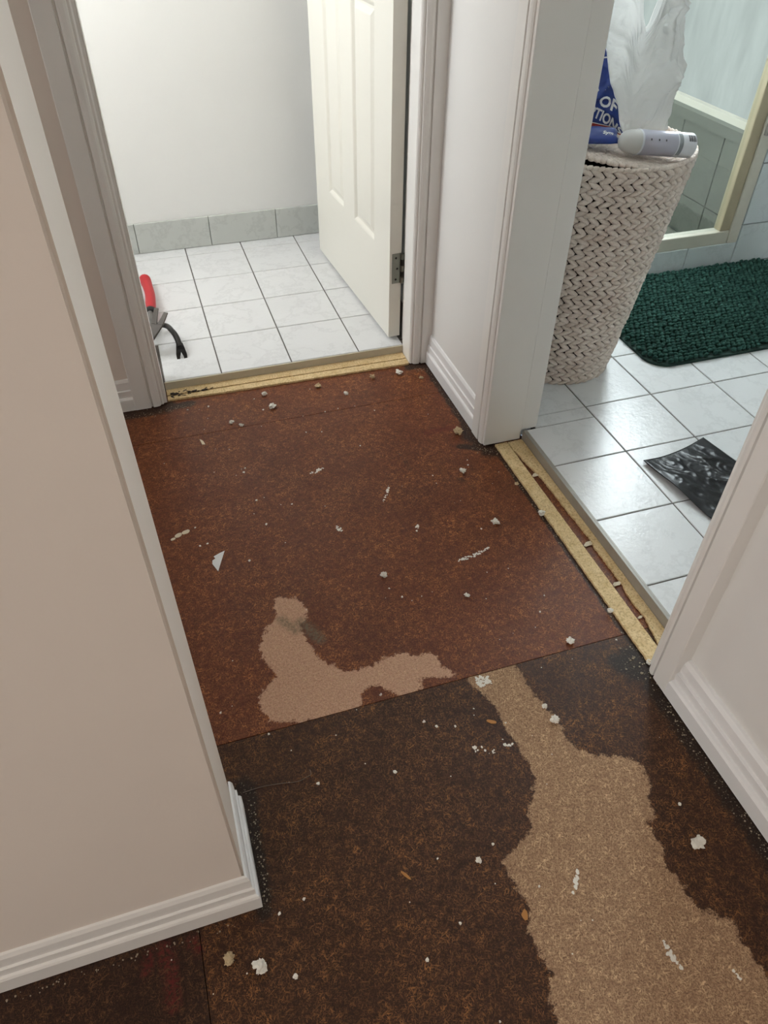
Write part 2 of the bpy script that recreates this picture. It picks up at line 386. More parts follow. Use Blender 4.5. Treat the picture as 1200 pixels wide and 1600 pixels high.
fb = struct(boxes('floor_bathroom', [(XB+.002, BX, -2.3, HOBY, -.02, T-.0022), (.697, XB+.002, -1.403, -.702, -.02, T-.0022)], 'grout'), 'white tiled bathroom floor')
for i in range(9):
    x0, x1 = BXO+.2*i, min(BXO+.2*(i+1), BX)
    for j in range(-7, 6):
        y0, y1 = max(BYO+.2*j, -2.3), min(BYO+.2*(j+1), HOBY)
        if y1-y0 < .02 or x1-x0 < .02: continue
        if i == 0:
            lo, hi = max(y0, -1.403), min(y1, -.702)
            if hi-lo > .01: tile('tile', x1-x0-G, hi-lo-2*G if hi == y1 else hi-lo-G, .008, 'tile_floor', fb, (x0+.0002, lo+G, T-.008))
            for a, b in ((y0, min(y1, -1.405)), (max(y0, -.70), y1)):
                if b-a > .02: tile('tile', x1-XB-.004-G, b-a-G, .008, 'tile_floor', fb, (XB+.004, a, T-.008))
        else: tile('tile', x1-x0-2*G, y1-y0-2*G, .008, 'tile_floor', fb, (x0+G, y0+G, T-.008))
# skirting tiles on the toilet back wall
sk = struct(boxes('baseboard_toilet', [(TL, .62, TB-.002, TB, T, .134)], 'grout_light'), 'grey marbled skirting tiles along the toilet wall')
for x0, x1 in ((-.86, -.659), (-.659, -.409), (-.409, -.159), (-.159, .098), (.098, .34), (.34, .59)):
    tile('tile', x1-x0-.002, .104, .007, 'tile_skirt', sk, (x0+.001, TB-.001, T+.001), (PI/2, 0, 0))
# shower: hob, tray, tiles, window
hb = struct(boxes('shower_hob', [(1.02, NIBX, HOBY+.008, HOBY+.075, -.02, .1075)], 'grout_light'), 'low tiled hob under the shower screen')
for x0, x1 in ((1.02, 1.23), (1.23, 1.43), (1.43, 1.626), (1.626, 1.822)):
    tile('tile', x1-x0-.003, .078, .008, 'tile_hob', hb, (x0+.0015, HOBY+.008, T+.0005), (PI/2, 0, 0))
for z0, z1 in ((T, .168), (.168, .368), (.368, .568), (.568, .768), (.768, .968), (.968, 1.168), (1.168, 1.368)):
    for x0, x1 in ((NIBX, 2.023), (2.023, 2.223), (2.223, BX)):
        tile('tile', x1-x0-.003, z1-z0-.003, .008, 'tile_hob', nib, (x0+.0015, HOBY+.008, z0+.0015), (PI/2, 0, 0))
struct(boxes('floor_shower', [(1.02, AX, HOBY+.075, 1.0, -.06, .029)], 'tile_wall'), 'grey tiled shower floor')
WZ0, WZ1 = .458, 1.95; WY0, WY1 = .05, .86
sw = struct(boxes('wall_shower_side', [(AX+.008, BX, HOBY+.04, 1.0, -.06, WZ0-.04), (AX+.008, BX, HOBY+.04, 1.0, WZ1+.04, CEIL), (AX+.008, BX, HOBY+.04, WY0-.03, WZ0-.04, WZ1+.04), (AX+.008, BX, WY1+.03, 1.0, WZ0-.04, WZ1+.04)], 'grout_light'), 'grey tiled shower wall under the frosted window')
for z0, z1 in ((.03, .158), (.158, .392)):
    for y0, y1 in ((.022, .18), (.18, .41), (.41, .64), (.64, .87)):
        tile('tile', z1-z0-.003, y1-y0-.003, .008, 'tile_wall', sw, (AX+.008, y0+.0015, z0+.0015), (0, -PI/2, 0))
w = empty('window_1'); struct(w, 'frosted shower window with cream frame above a grey sill')
f0, f1 = AX-.004, AX+.06
boxes('window_frame', [(f0, f1, WY0-.03, WY0, WZ0-.04, WZ1+.04), (f0, f1, WY1, WY1+.03, WZ0-.04, WZ1+.04), (f0, f1, WY0, WY1, WZ0-.022, WZ0), (f0, f1, WY0, WY1, WZ1, WZ1+.04), (f0+.01, f1, WY0, WY1, .93, .97)], 'cream_frame', w)
boxes('pane', [(AX+.02, AX+.026, WY0, WY1, WZ0, .93)], 'win_bath_low', w)
boxes('pane', [(AX+.02, AX+.026, WY0, WY1, .97, WZ1)], 'win_bath', w)
extrude('sill', [(0, 0), (-.010, 0), (-.016, -.012), (-.016, -.046), (0, -.046)], (AX+.008, .03, WZ0-.020), (1, 0, 0), (0, 0, 1), (0, 1, 0), .94, 'tile_wall', w)

# ------------------------------------------------------------------ hall floor boards with stains
P1 = [(-0.0169, -1.0319), (0.0005, -1.0433), (0.0179, -1.0446), (0.0262, -1.0661), (0.0354, -1.0921), (0.0208, -1.1075), (0.0098, -1.1179), (0.0125, -1.1516), (0.021, -1.186), (0.0297, -1.2093), (0.0471, -1.23), (0.0663, -1.25), (0.09, -1.2535), (0.1194, -1.2528), (0.1436, -1.2426), (0.1822, -1.2419), (0.2073, -1.256), (0.2284, -1.2575), (0.2417, -1.2735), (0.2386, -1.2928), (0.262, -1.3201), (0.2315, -1.3168), (0.2061, -1.3059), (0.189, -1.3093), (0.1894, -1.33), (0.1509, -1.335), (0.1347, -1.3209), (0.1178, -1.2975), (0.1029, -1.2928), (0.0831, -1.3046), (0.0673, -1.335), (0.0136, -1.34), (-0.0259, -1.3296), (-0.0573, -1.3249), (-0.0864, -1.3104), (-0.0974, -1.2891), (-0.0989, -1.2566), (-0.0799, -1.239), (-0.0613, -1.2256), (-0.0594, -1.2065), (-0.0698, -1.1882), (-0.0737, -1.1768), (-0.0753, -1.1426), (-0.0611, -1.123), (-0.0526, -1.1011), (-0.0334, -1.0904), (-0.027, -1.0697), (-0.0309, -1.0569)]
P2 = [(0.2813, -1.325), (0.2787, -1.3473), (0.2907, -1.3725), (0.303, -1.4014), (0.2994, -1.4367), (0.3016, -1.4635), (0.308, -1.4884), (0.3101, -1.5163), (0.3066, -1.5427), (0.2986, -1.5646), (0.2706, -1.5971), (0.2637, -1.625), (0.2196, -1.644), (0.198, -1.6561), (0.2048, -1.6912), (0.2093, -1.727), (0.1965, -1.7531), (0.1968, -1.7789), (0.2023, -1.8144), (0.1865, -1.8393), (0.1833, -1.8655), (0.1729, -1.9326), (0.4475, -2.0205), (0.4759, -1.9515), (0.4778, -1.9111), (0.482, -1.8915), (0.4767, -1.8614), (0.4834, -1.8313), (0.4628, -1.8149), (0.4439, -1.8017), (0.4421, -1.7808), (0.4397, -1.7545), (0.4307, -1.7301), (0.4488, -1.7097), (0.4392, -1.6712), (0.4626, -1.6602), (0.4664, -1.636), (0.4844, -1.6154), (0.4898, -1.5936), (0.482, -1.567), (0.4553, -1.5499), (0.4261, -1.5432), (0.4019, -1.5206), (0.3909, -1.4956), (0.3963, -1.4713), (0.3851, -1.4273), (0.3787, -1.3888), (0.3765, -1.3532), (0.3652, -1.318)]
def sdf(poly, X, Y):
    d = np.full(X.shape, 9.0); ins = np.zeros(X.shape, bool); n = len(poly)
    for i in range(n):
        (ax, ay), (bx_, by_) = poly[i], poly[(i+1) % n]
        ex, ey = bx_-ax, by_-ay; t = np.clip(((X-ax)*ex + (Y-ay)*ey)/(ex*ex+ey*ey), 0, 1)
        d = np.minimum(d, np.hypot(X-ax-t*ex, Y-ay-t*ey))
        c = ((ay > Y) != (by_ > Y)) & (X < (bx_-ax)*(Y-ay)/((by_-ay) or 1e-9)+ax); ins ^= c
    return np.where(ins, d, -d)
def segd(X, Y, a, b):
    ex, ey = b[0]-a[0], b[1]-a[1]; t = np.clip(((X-a[0])*ex+(Y-a[1])*ey)/(ex*ex+ey*ey+1e-12), 0, 1)
    return np.hypot(X-a[0]-t*ex, Y-a[1]-t*ey)
SM = [((-.0213, -1.0937), (-.0007, -1.1284), .009), ((.0135, -1.1113), (.0396, -1.1622), .0105)]
RED = [((-.3007, -1.616), (-.2929, -1.6515), .008), ((-.2929, -1.6515), (-.2944, -1.69), .008), ((-.2614, -1.6201), (-.2524, -1.6331), .006), ((.47, -.60), (.545, -.60), .009), ((-.32, -1.62), (-.325, -1.64), .006)]
GRIME = [((-.29, -.29), (-.16, -.285), .04), ((-.16, -.285), (-.10, -.29), .02), ((.53, -.285), (.58, -.29), .025), ((.58, -.30), (.58, -.62), .022), ((.575, -.63), (.60, -.72), .045), ((.53, -.68), (.57, -.70), .016), ((.60, -1.38), (.60, -1.46), .035), ((.60, -1.46), (.60, -1.95), .034), ((.61, -.72), (.61, -1.38), .010), ((-.158, -1.61), (-.155, -1.45), .022), ((-.155, -1.45), (-.155, -1.42), .03), ((-.16, -1.61), (-.9, -1.61), .020), ((.376, -.667), (.3737, -.7321), .016), ((.48, -.80), (.50, -.83), .018), ((.57, -1.39), (.60, -1.42), .04)]
def board(x0, x1, y0, y1, mat, step=.006, fine=None):
    xs_ = np.unique(np.concatenate([np.arange(x0, x1, step), [x1]])); ys_ = np.unique(np.concatenate([np.arange(y0, y1, step), [y1]]))
    X, Y = np.meshgrid(xs_, ys_); nx, ny = len(xs_), len(ys_)
    v = np.stack([X.ravel(), Y.ravel(), np.zeros(X.size)], 1).tolist()
    f = [(j*nx+i, j*nx+i+1, (j+1)*nx+i+1, (j+1)*nx+i) for j in range(ny-1) for i in range(nx-1)]
    base = len(v); e = .0006
    v += [(x0-e, y0-e, -.004), (x1+e, y0-e, -.004), (x1+e, y1+e, -.004), (x0-e, y1+e, -.004)]
    def rim(idx, a, b):
        return [(idx[i+1], idx[i], (a if i < len(idx)//2 else b)) for i in range(len(idx)-1)] + [(idx[len(idx)//2], a, b)]
    f += rim([i for i in range(nx)], base, base+1) + rim([j*nx+nx-1 for j in range(ny)], base+1, base+2)
    f += rim([(ny-1)*nx+i for i in range(nx-1, -1, -1)], base+2, base+3) + rim([j*nx for j in range(ny-1, -1, -1)], base+3, base)
    o = mesh('board', v, f, mat, FLOOR)
    xy = np.array(v)[:, :2]; X, Y = xy[:, 0], xy[:, 1]
    def put(nm, arr):
        a = o.data.attributes.new(nm, 'FLOAT', 'POINT'); a.data.foreach_set('value', arr.astype(np.float32))
    put('patch', sdf(P1 if mat == 'board_red' else P2, X, Y))
    put('smear', np.clip(np.max([1.6-segd(X, Y, a, b)/r for a, b, r in SM], 0), 0, 1))
    put('red', np.clip(np.max([1.6-segd(X, Y, a, b)/r for a, b, r in RED], 0), 0, 1))
    put('grime', np.clip(np.max([1.25-segd(X, Y, a, b)/r for a, b, r in GRIME[:-4]+GRIME[-1:]], 0), 0, 1) + .5*np.clip(np.max([1.25-segd(X, Y, a, b)/r for a, b, r in GRIME[-3:-1]], 0), 0, 1))
    return o
FLOOR = struct(boxes('floor', [(-2.5, .7, -4.3, -.19, -.06, -.004)], 'dirt'), 'bare brown particleboard floor of the hall')
E = .0007
board(-1.2, .69, -.435+E, -.2085, 'board_red', .01)
board(-1.2, .69, -1.33+E, -.435-E, 'board_red')
board(-.25+E, .69, -2.4, -1.33-E, 'board_dark')
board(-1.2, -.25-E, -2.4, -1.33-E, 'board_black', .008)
board(-2.5, -1.2-E, -4.3, -.2085, 'board_dark', .2)
board(-1.2, .69, -4.3, -2.4-E, 'board_dark', .1)

# ------------------------------------------------------------------ baseboards, architraves, jambs
BP = [(.014, 0), (.014, .034), (.0122, .0375), (.0088, .0395), (.0095, .0455), (.0095, .0580), (.0062, .0600), (.0068, .0660), (.0060, .0820), (.0030, .0885), (0, .09), (0, 0)]
Z = (0, 0, 1)
def bboard(name, org, outward, along, length, mat, label, m0=0, m1=0, ds=1.0):
    o = extrude(name, [(z, d*ds) for d, z in BP], org, Z, outward, along, length, mat, None, m0, m1)
    return struct(o, label)
bboard('baseboard_left', (-2.5, -1.593, .002), (0, -1, 0), (1, 0, 0), 2.5-.172, 'gloss', 'moulded baseboard under the peach wall', 0, 1)
bboard('baseboard_left_end', (-.172, -1.593, .002), (1, 0, 0), (0, 1, 0), .143, 'gloss_white', 'short white moulded baseboard with a raw cut end', 1, 0)
bboard('baseboard_back', (-2.5, HY, .002), (0, -1, 0), (1, 0, 0), 2.5-.2436, 'gloss', 'moulded baseboard beside the toilet door architrave')
bboard('baseboard_right', (XR, HY, .002), (-1, 0, 0), (0, -1, 0), -.265+.632, 'gloss_white', 'short white baseboard between the two doorways')
bboard('baseboard_right_near', (XN, -1.468, .002), (-1, 0, 0), (0, -1, 0), 2.83, 'gloss_white', 'white moulded baseboard nearest the camera', 0, 0, 2.0)
AP = [(0, 0), (0, .0155), (.0015, .0165), (.0375, .0165), (.0385, .0110), (.0420, .0110), (.0430, .0158), (.048, .0163), (.055, .0152), (.0600, .0130), (.0612, .0085), (.0655, .0092), (.0685, .007), (.0685, 0)]
def arch(name, org, A, B, height, label, scale=1.0, mat='gloss', cut=None, ds=1.0):
    pr = [(a*scale, b*ds) for a, b in AP]
    if cut: pr = [(max(a, cut), b) for a, b in pr]
    return struct(extrude(name, pr, org, A, B, Z, height, mat), label)
arch('trim_1', (-.2436, HY, .003), (1, 0, 0), (0, -1, 0), 2.13, 'grooved architrave at the hinge-free side of the toilet doorway', 1.09)
arch('trim_2', (.6045, HY, .003), (-1, 0, 0), (0, -1, 0), 2.13, 'grooved architrave squeezed into the corner beside the toilet doorway', 1.02, 'gloss', .0095)
struct(extrude('trim_3', AP, (-.23, HY, 2.125), (0, 0, -1), (0, -1, 0), (1, 0, 0), .825, 'gloss'), 'architrave over the toilet doorway')
arch('trim_4', (XR, -.632, .003), (0, -1, 0), (-1, 0, 0), 2.13, 'grooved architrave between the toilet wall and the bathroom doorway', .96)
arch('trim_5', (XN, -1.470, .003), (0, 1, 0), (-1, 0, 0), 2.13, 'scuffed grooved architrave of the bathroom doorway nearest the camera', .92, 'gloss', None, 1.72)
struct(extrude('trim_6', AP, (XR, -1.44, 2.125), (0, 0, -1), (-1, 0, 0), (0, 1, 0), .78, 'gloss'), 'architrave over the bathroom doorway')
struct(boxes('trim_7', [(-.178, -.163, HY-.004, -.168, .003, 2.07), (-.163, -.160, HY-.004, -.205, .003, 2.07)], 'gloss', bev=.0008, seg=1), 'door jamb lining behind the far left architrave')
struct(boxes('trim_8', [(.5335, .548, HY-.004, -.207, .003, 2.07), (.545, .548, -.207, -.168, .003, 2.07)], 'gloss', bev=.0008, seg=1), 'door jamb lining beside the hinged door')
struct(boxes('trim_9', [(-.178, .548, HY-.004, -.168, 2.055, 2.07)], 'gloss'), 'head lining over the toilet door')
struct(boxes('trim_10', [(.584, .684, -.70, -.682, .004, 2.07), (.6842, .728, -.6985, -.682, T+.001, 2.07)], 'gloss', bev=.001, seg=1), 'wide white jamb lining of the bathroom doorway')
struct(boxes('trim_11', [(.616, .728, -1.425, -1.406, .004, 2.07)], 'gloss'), 'near jamb lining of the bathroom doorway')
struct(boxes('trim_12', [(.596, .728, -1.425, -.682, 2.055, 2.07)], 'gloss'), 'head lining of the bathroom doorway')
# floor edges at the two doorways
struct(boxes('trim_13', [(.6885, .6942, -1.404, -.7005, .003, T+.0015), (.6942, .699, -1.404, -.7005, T-.0035, T+.0015)], 'alu', bev=.0005, seg=1), 'aluminium edge strip along the bathroom tiles')
struct(boxes('trim_14', [(-.158, .533, -.2125, -.208, .003, T-.001)], 'edge_tile'), 'bare edge of the toilet tiles above the timber')
def jag_strip(name, pa, pb, z0, z1, mat, step=.006, amp=.0, ampb=.0, seed=0):
    """strip between polyline pa (one edge) and pb (other edge), resampled with ragged edges"""
    rnd = random.Random(seed)
    def res(p, n):
        p = [Vector((*q, 0)) for q in p]; L = [0]
        for i in range(len(p)-1): L.append(L[-1]+(p[i+1]-p[i]).length)
        out = []
        for k in range(n+1):
            s = L[-1]*k/n; i = max(j for j in range(len(p)-1) if L[j] <= s+1e-9); t = (s-L[i])/max(L[i+1]-L[i], 1e-9)
            out.append(p[i].lerp(p[i+1], min(t, 1)))
        return out
    n = int(sum((Vector(pa[i+1])-Vector(pa[i])).length for i in range(len(pa)-1))/step)
    A, B = res(pa, n), res(pb, n); v = []; f = []
    for a, b in zip(A, B):
        d = (b-a).normalized(); a2 = a + d*(rnd.random()*amp); b2 = b - d*(rnd.random()*ampb)
        zj = rnd.uniform(-.0004, .0004)
        v += [(a2.x, a2.y, z0), (a2.x, a2.y, z1+zj), (b2.x, b2.y, z1-zj), (b2.x, b2.y, z0)]
    for i in range(n):
        for k in range(3): f.append((4*i+k, 4*i+k+1, 4*i+4+k+1, 4*i+4+k))
    f += [(0, 1, 2, 3), (4*n+3, 4*n+2, 4*n+1, 4*n)]
    bm = bmesh.new(); vs = [bm.verts.new(q) for q in v]
    for q in f: bm.faces.new([vs[i] for i in q])
    return frombm(name, bm, mat)
tag(jag_strip('timber_strip', [(.612, -.706), (.6135, -1.405)], [(.6455, -.706), (.6500, -1.405)], .0005, .006, 'gold', .006, .0015, 0, 1), 'speckled raw timber strip on the hall side of the bathroom threshold', 'timber strip')
tag(jag_strip('timber_strip', [(.6465, -.706), (.6465, -.735), (.655, -.80), (.6655, -.86), (.668, -.98), (.673, -1.08), (.668, -1.10), (.6695, -1.22), (.664, -1.24), (.666, -1.31), (.656, -1.36), (.651, -1.403)], [(.6875, -.706), (.6875, -1.403)], .0005, .006, 'gold', .005, .0025, 0, 2), 'splintered raw timber strip against the aluminium edge of the bathroom tiles', 'timber strip')
tag(jag_strip('timber_strip', [(-.157, -.262), (.0, -.268), (.532, -.276)], [(-.157, -.2440), (.10, -.2445), (.532, -.2475)], .0005, .006, 'gold', .006, .002, .0006, 3), 'raw timber strip on the hall side of the toilet threshold', 'timber strip')
tag(jag_strip('timber_strip', [(-.157, -.2400), (.10, -.2425), (.532, -.2468)], [(-.157, -.2130), (.532, -.2130)], .0005, .0075, 'gold', .006, .0012, 0, 4), 'raw timber strip against the toilet floor tiles', 'timber strip')
bm = bmesh.new()
for i in range(26):
    a = random.random(); p = Vector((-.145+.13*a*a + random.uniform(-.006, .006), -.243 + random.uniform(-.018, .018)*(1-a), .0085))
    if i % 3 == 0: tube(bm, [p, p+Vector((random.uniform(.004, .018), random.uniform(-.01, .01), .002))], .0011, 5)
    else: bmesh.ops.create_icosphere(bm, subdivisions=1, radius=random.uniform(.0015, .005), matrix=Matrix.Translation(p) @ Matrix.Diagonal((1.6, 1, .6, 1)))
o = frombm('rotten_debris', bm, 'debris_dark'); o['kind'] = 'stuff'; tag(o, 'dark splinters and rot on the timber beside the far left architrave', 'debris')

# ------------------------------------------------------------------ the door
DA = Vector((.502, -.172, 0)); DB = Vector((.461, .496, 0)); du = (DB-DA).normalized(); DW = .669
door = empty('door_1', DA, math.atan2(du.y, du.x)); struct(door, 'white panelled door standing open into the toilet room')
DZ0, DZ1, TH = .040, 2.05, .035
UC = [(.12, .29), (.385, .53)]; ZC = [(.285, .852), (.98, 1.92)]
lb = []
for a, b in ((0, .12), (.29, .385), (.53, DW)): lb.append((a, b, -TH, 0, DZ0, DZ1))
for a, b in UC:
    for z0, z1 in ((DZ0, ZC[0][0]), (ZC[0][1], ZC[1][0]), (ZC[1][1], DZ1)): lb.append((a, b, -TH, 0, z0, z1))
boxes('door_leaf', lb, 'door', door)
for a, b in UC:
    for z0, z1 in ZC:
        v = []; f = []
        for side in (0, 1):
            base = len(v)
            for ins, dep in ((0, 0), (.004, .0015), (.011, .0075), (.016, .0075), (.030, .0020), (.033, .0016)):
                y = -dep if side == 0 else -TH+dep
                v += [(a+ins, y, z0+ins), (b-ins, y, z0+ins), (b-ins, y, z1-ins), (a+ins, y, z1-ins)]
            for k in range(5):
                for i in range(4): f.append((base+4*k+i, base+4*k+(i+1) % 4, base+4*k+4+(i+1) % 4, base+4*k+4+i))
            f.append(tuple(base+20+i for i in range(4)))
        bm = bmesh.new(); vs = [bm.verts.new(q) for q in v]
        for q in f: bm.faces.new([vs[i] for i in q])
        for s in bm.faces: pass
        me = bpy.data.meshes.new('panel'); bm.to_mesh(me); bm.free(); o = link('panel', me, 'door', door)
def hinge(z0):
    h = boxes('hinge', [(-.0014, 0, -.0335, -.0075, z0, z0+.086)], 'steel', door); tag(h, 'grey steel butt hinge')
    for z, y in ((z0+.012, -.018), (z0+.043, -.022), (z0+.074, -.018)):
        bm = bmesh.new(); bmesh.ops.create_cone(bm, cap_ends=True, segments=12, radius1=.0032, radius2=.0026, depth=.0012, matrix=Matrix.Translation((-.0018, y, z)) @ Matrix.Rotation(PI/2, 4, 'Y'))
        frombm('screw', bm, 'dark_steel', h)
    for k in range(5):
        bm = bmesh.new(); bmesh.ops.create_cone(bm, cap_ends=True, segments=14, radius1=.0052, radius2=.0052, depth=.0160, matrix=Matrix.Translation((-.004, -.0365, z0+.0088+k*.0171)))
        frombm('knuckle', bm, 'steel' if k % 2 == 0 else 'dark_steel', h)
hinge(.207); hinge(1.80)

# ------------------------------------------------------------------ tools on the toilet floor
hm = empty('claw_hammer', (-.185, -.03, T)); tag(hm, 'claw hammer with a red rubber grip lying behind the far left architrave', 'hammer')
def loc(o, pts): return [Vector(p)-Vector(o.location) for p in pts]
bm = bmesh.new(); tube(bm, spline(loc(hm, [(-.157, .145, .0665), (-.153, .20, .064), (-.150, .27, .060), (-.153, .34, .0565), (-.157, .385, .056), (-.158, .40, .056)]), 5), [.0150, .0152, .0155, .0158, .016, .016, .0158, .0156, .0155, .0154, .0153, .0153, .0154, .0156, .0158, .016, .0165, .0172, .018, .0186, .019, .0186, .0175, .0155, .012, .006], 14)
frombm('grip', bm, 'red_grip', hm, True)
bm = bmesh.new(); tube(bm, loc(hm, [(-.1590, .128, .0668), (-.1577, .136, .0666), (-.157, .146, .0662)]), [.0165, .0172, .0165], 14); frombm('collar', bm, 'black_rubber', hm, True)
bm = bmesh.new(); tube(bm, spline(loc(hm, [(-.158, .135, .067), (-.165, .09, .070), (-.174, .03, .0745), (-.184, -.03, .078)]), 5), .0088, 12); frombm('shaft', bm, 'claw_steel', hm, True)
hd = None
bm = bmesh.new(); tube(bm, loc(hm, [(-.188, -.05, T+.0005), (-.188, -.05, T+.012), (-.187, -.049, T+.016), (-.186, -.048, T+.035), (-.183, -.046, T+.062)]), [.017, .017, .013, .013, .015], 14); hd = frombm('head', bm, 'claw_steel', hm, True)
# split claw: two flat tapering tines curving up
bm = bmesh.new()
def tine(c0, c1, c2, w0, w1, w2, th):
    side = Vector((.83, -.55, 0)).normalized(); rings = []
    for p, w_, t_ in ((c0, w0, th), (c1, w1, th*.8), (c2, w2, th*.45)):
        p = Vector(p)-Vector(hm.location); nrm = Vector((-.35, -.5, .8)).normalized()
        rings.append([bm.verts.new(p+side*(s*w_/2)+nrm*(q*t_/2)) for s, q in ((-1, -1), (1, -1), (1, 1), (-1, 1))])
    for i in range(2):
        for k in range(4): bm.faces.new((rings[i][k], rings[i][(k+1) % 4], rings[i+1][(k+1) % 4], rings[i+1][k]))
    bm.faces.new(rings[0][::-1]); bm.faces.new(rings[-1])
tine((-.180, -.056, .078), (-.168, -.046, .090), (-.145, -.027, .108), .028, .034, .036, .010)
tine((-.1525, -.0210, .108), (-.1455, .003, .120), (-.1375, .026, .132), .0165, .0135, .0125, .006)
tine((-.1370, -.0310, .108), (-.1250, -.018, .119), (-.1145, -.006, .130), .0165, .0135, .0125, .006)
frombm('claw', bm, 'claw_dark', hm)
cb = empty('crowbar', (-.096, -.095, T)); tag(cb, 'black crowbar with a curved forked end resting on the toilet tiles', 'crowbar')
bm = bmesh.new()
tube(bm, spline(loc(cb, [(-.50, .30, .0385), (-.34, .21, .0385), (-.21, .118, .042), (-.129, .061, .058), (-.1085, -.008, .073), (-.099, -.050, .070), (-.0955, -.075, .055)]), 8), .0082, 8, squash=(1, .9))
frombm('shaft', bm, 'dark_steel', cb, True)
bm = bmesh.new()
for s in (-1, 1):
    rings = []
    for p, w_, t_ in (((-.0955+s*.0042, -.071, .058), .0095, .013), ((-.0955+s*.0062, -.083, .048), .012, .012), ((-.0958+s*.0098, -.092, .038), .0105, .008), ((-.0962+s*.0100, -.098, .0305), .0085, .004)):
        p = Vector(p)-Vector(cb.location); n_ = Vector((0, .75, .66)); sd_ = Vector((1, 0, 0))
        rings.append([bm.verts.new(p+sd_*(a*w_/2)+n_*(b*t_/2)) for a, b in ((-1, -1), (1, -1), (1, 1), (-1, 1))])
    for i in range(3):
        for k in range(4): bm.faces.new((rings[i][k], rings[i][(k+1) % 4], rings[i+1][(k+1) % 4], rings[i+1][k]))
    bm.faces.new(rings[0][::-1]); bm.faces.new(rings[-1])
frombm('fork', bm, 'dark_steel', cb)

# ------------------------------------------------------------------ woven hamper
HB = Vector((.930, -.400, T)); HT = Vector((.972, -.392, .600)); R0, R1 = .143, .203; NR = 22
ham = empty('laundry_hamper', HB); tag(ham, 'tall tapered woven laundry hamper in pale washed braid beside the bathroom doorway', 'laundry hamper')
def hpos(t, ang, off=0):
    c = HB.lerp(HT, t); r = R0+(R1-R0)*t**.92 + off
    return Vector((c.x+r*math.cos(ang), c.y+r*math.sin(ang), c.z)) - HB
SPH = []
for i in range(1, 5):
    for k in range(7): SPH.append((math.cos(PI*i/5), math.sin(PI*i/5)*math.cos(2*PI*k/7), math.sin(PI*i/5)*math.sin(2*PI*k/7)))
SPHF = [(i*7+k, i*7+(k+1) % 7, (i+1)*7+(k+1) % 7, (i+1)*7+k) for i in range(3) for k in range(7)] + [tuple(range(6, -1, -1)), tuple(range(21, 28))]
rowh = (HT.z-HB.z)/NR
rnd = random.Random(3)
for r_ in range(NR):
    v = []; f = []; t = (r_+.5)/NR; rad = R0+(R1-R0)*t**.92; n = int(2*PI*rad/.0235); ph = rnd.random()*6
    for k in range(n):
        for s in (-1, 1):
            ang = ph + 2*PI*(k+(.15 if s > 0 else 0))/n
            p = hpos((r_+.5+s*.25)/NR, ang, .003+rnd.uniform(-.0015, .0015))
            tg = Vector((-math.sin(ang), math.cos(ang), 0)); nm = Vector((math.cos(ang), math.sin(ang), -.05)).normalized(); up = nm.cross(tg).normalized()
            if up.z < 0: up = -up
            th = s*-.46 + rnd.uniform(-.10, .10)
            a = tg*math.cos(th)+up*math.sin(th); b = up*math.cos(th)-tg*math.sin(th)
            a = (a + nm*.10*1).normalized()
            L_, Wd, Dp = .0185*rnd.uniform(.92, 1.1), .0068*rnd.uniform(.9, 1.12), .0062
            base = len(v); v += [p + a*(x*L_) + b*(y*Wd) + nm*(z*Dp) for x, y, z in SPH]; f += [tuple(base+i for i in q) for q in SPHF]
    mesh('braid_row', v, f, 'braid', ham, True)
v = []; f = []
for i in range(13):
    for k in range(48): v.append(hpos(i/12, 2*PI*k/48, -.004))
for i in range(12):
    for k in range(48): f.append((i*48+k, i*48+(k+1) % 48, (i+1)*48+(k+1) % 48, (i+1)*48+k))
f.append(tuple(range(47, -1, -1)))
mesh('lining', v, f, 'hamper_gap_shade', ham, True)  # dark cone behind the braid, shade painted into its gaps
bm = bmesh.new(); tp = []
v = []; f = []
for k in range(96):       # rope rim
    ang = 2*PI*k/96; p = hpos(1, ang, .001)+Vector((0, 0, .004))
    tg = Vector((-math.sin(ang), math.cos(ang), 0)); nm = Vector((math.cos(ang), math.sin(ang), 0)); up = Vector((0, 0, 1))
    a = (tg*.8+up*(.45 if k % 2 else .3)+nm*.2).normalized(); b = nm.cross(a).normalized(); base = len(v)
    v += [p + a*(x*.0125) + b*(y*.0055) + nm*(z*.0060) for x, y, z in SPH]; f += [tuple(base+i for i in q) for q in SPHF]
mesh('rim', v, f, 'braid', ham, True)
bm.free()
# lid: coiled rope disc, tipped up at its far-left side
TILT = Matrix.Rotation(math.radians(7.8), 4, (Vector((-.845, .54, 0))*.95+Vector((-.54, -.845, 0))*.31).cross(Vector((0, 0, 1))))
LC = Vector((.970, -.394, .611)) - HB
v = []; f = []; rad = .006
while rad < .196:
    n = max(8, int(2*PI*rad/.014))
    for k in range(n):
        ang = 2*PI*(k+rnd.random()*.3)/n; nm = Vector((math.cos(ang), math.sin(ang), 0)); tg = Vector((-math.sin(ang), math.cos(ang), 0))
        p = nm*rad + Vector((0, 0, .006*(1-(rad/.196)**2) + rnd.uniform(-.001, .001))); a = (tg+nm*.45).normalized(); b = Vector((0, 0, 1)).cross(a)
        base = len(v)
        for x, y, z in SPH:
            q = p + a*(x*.0105) + b*(y*.0062) + Vector((0, 0, z*.0065)); v.append(LC + TILT.to_3x3() @ q)
        f += [tuple(base+i for i in q) for q in SPHF]
    rad += .0105
mesh('lid', v, f, 'braid', ham, True)
v = [LC + TILT.to_3x3() @ Vector((.192*math.cos(2*PI*k/40), .192*math.sin(2*PI*k/40), z)) for z in (-.004, .002) for k in range(40)]
mesh('lid_base', v, [tuple(range(39, -1, -1)), tuple(range(40, 80))]+[(k, (k+1) % 40, 40+(k+1) % 40, 40+k) for k in range(40)], 'braid', ham)
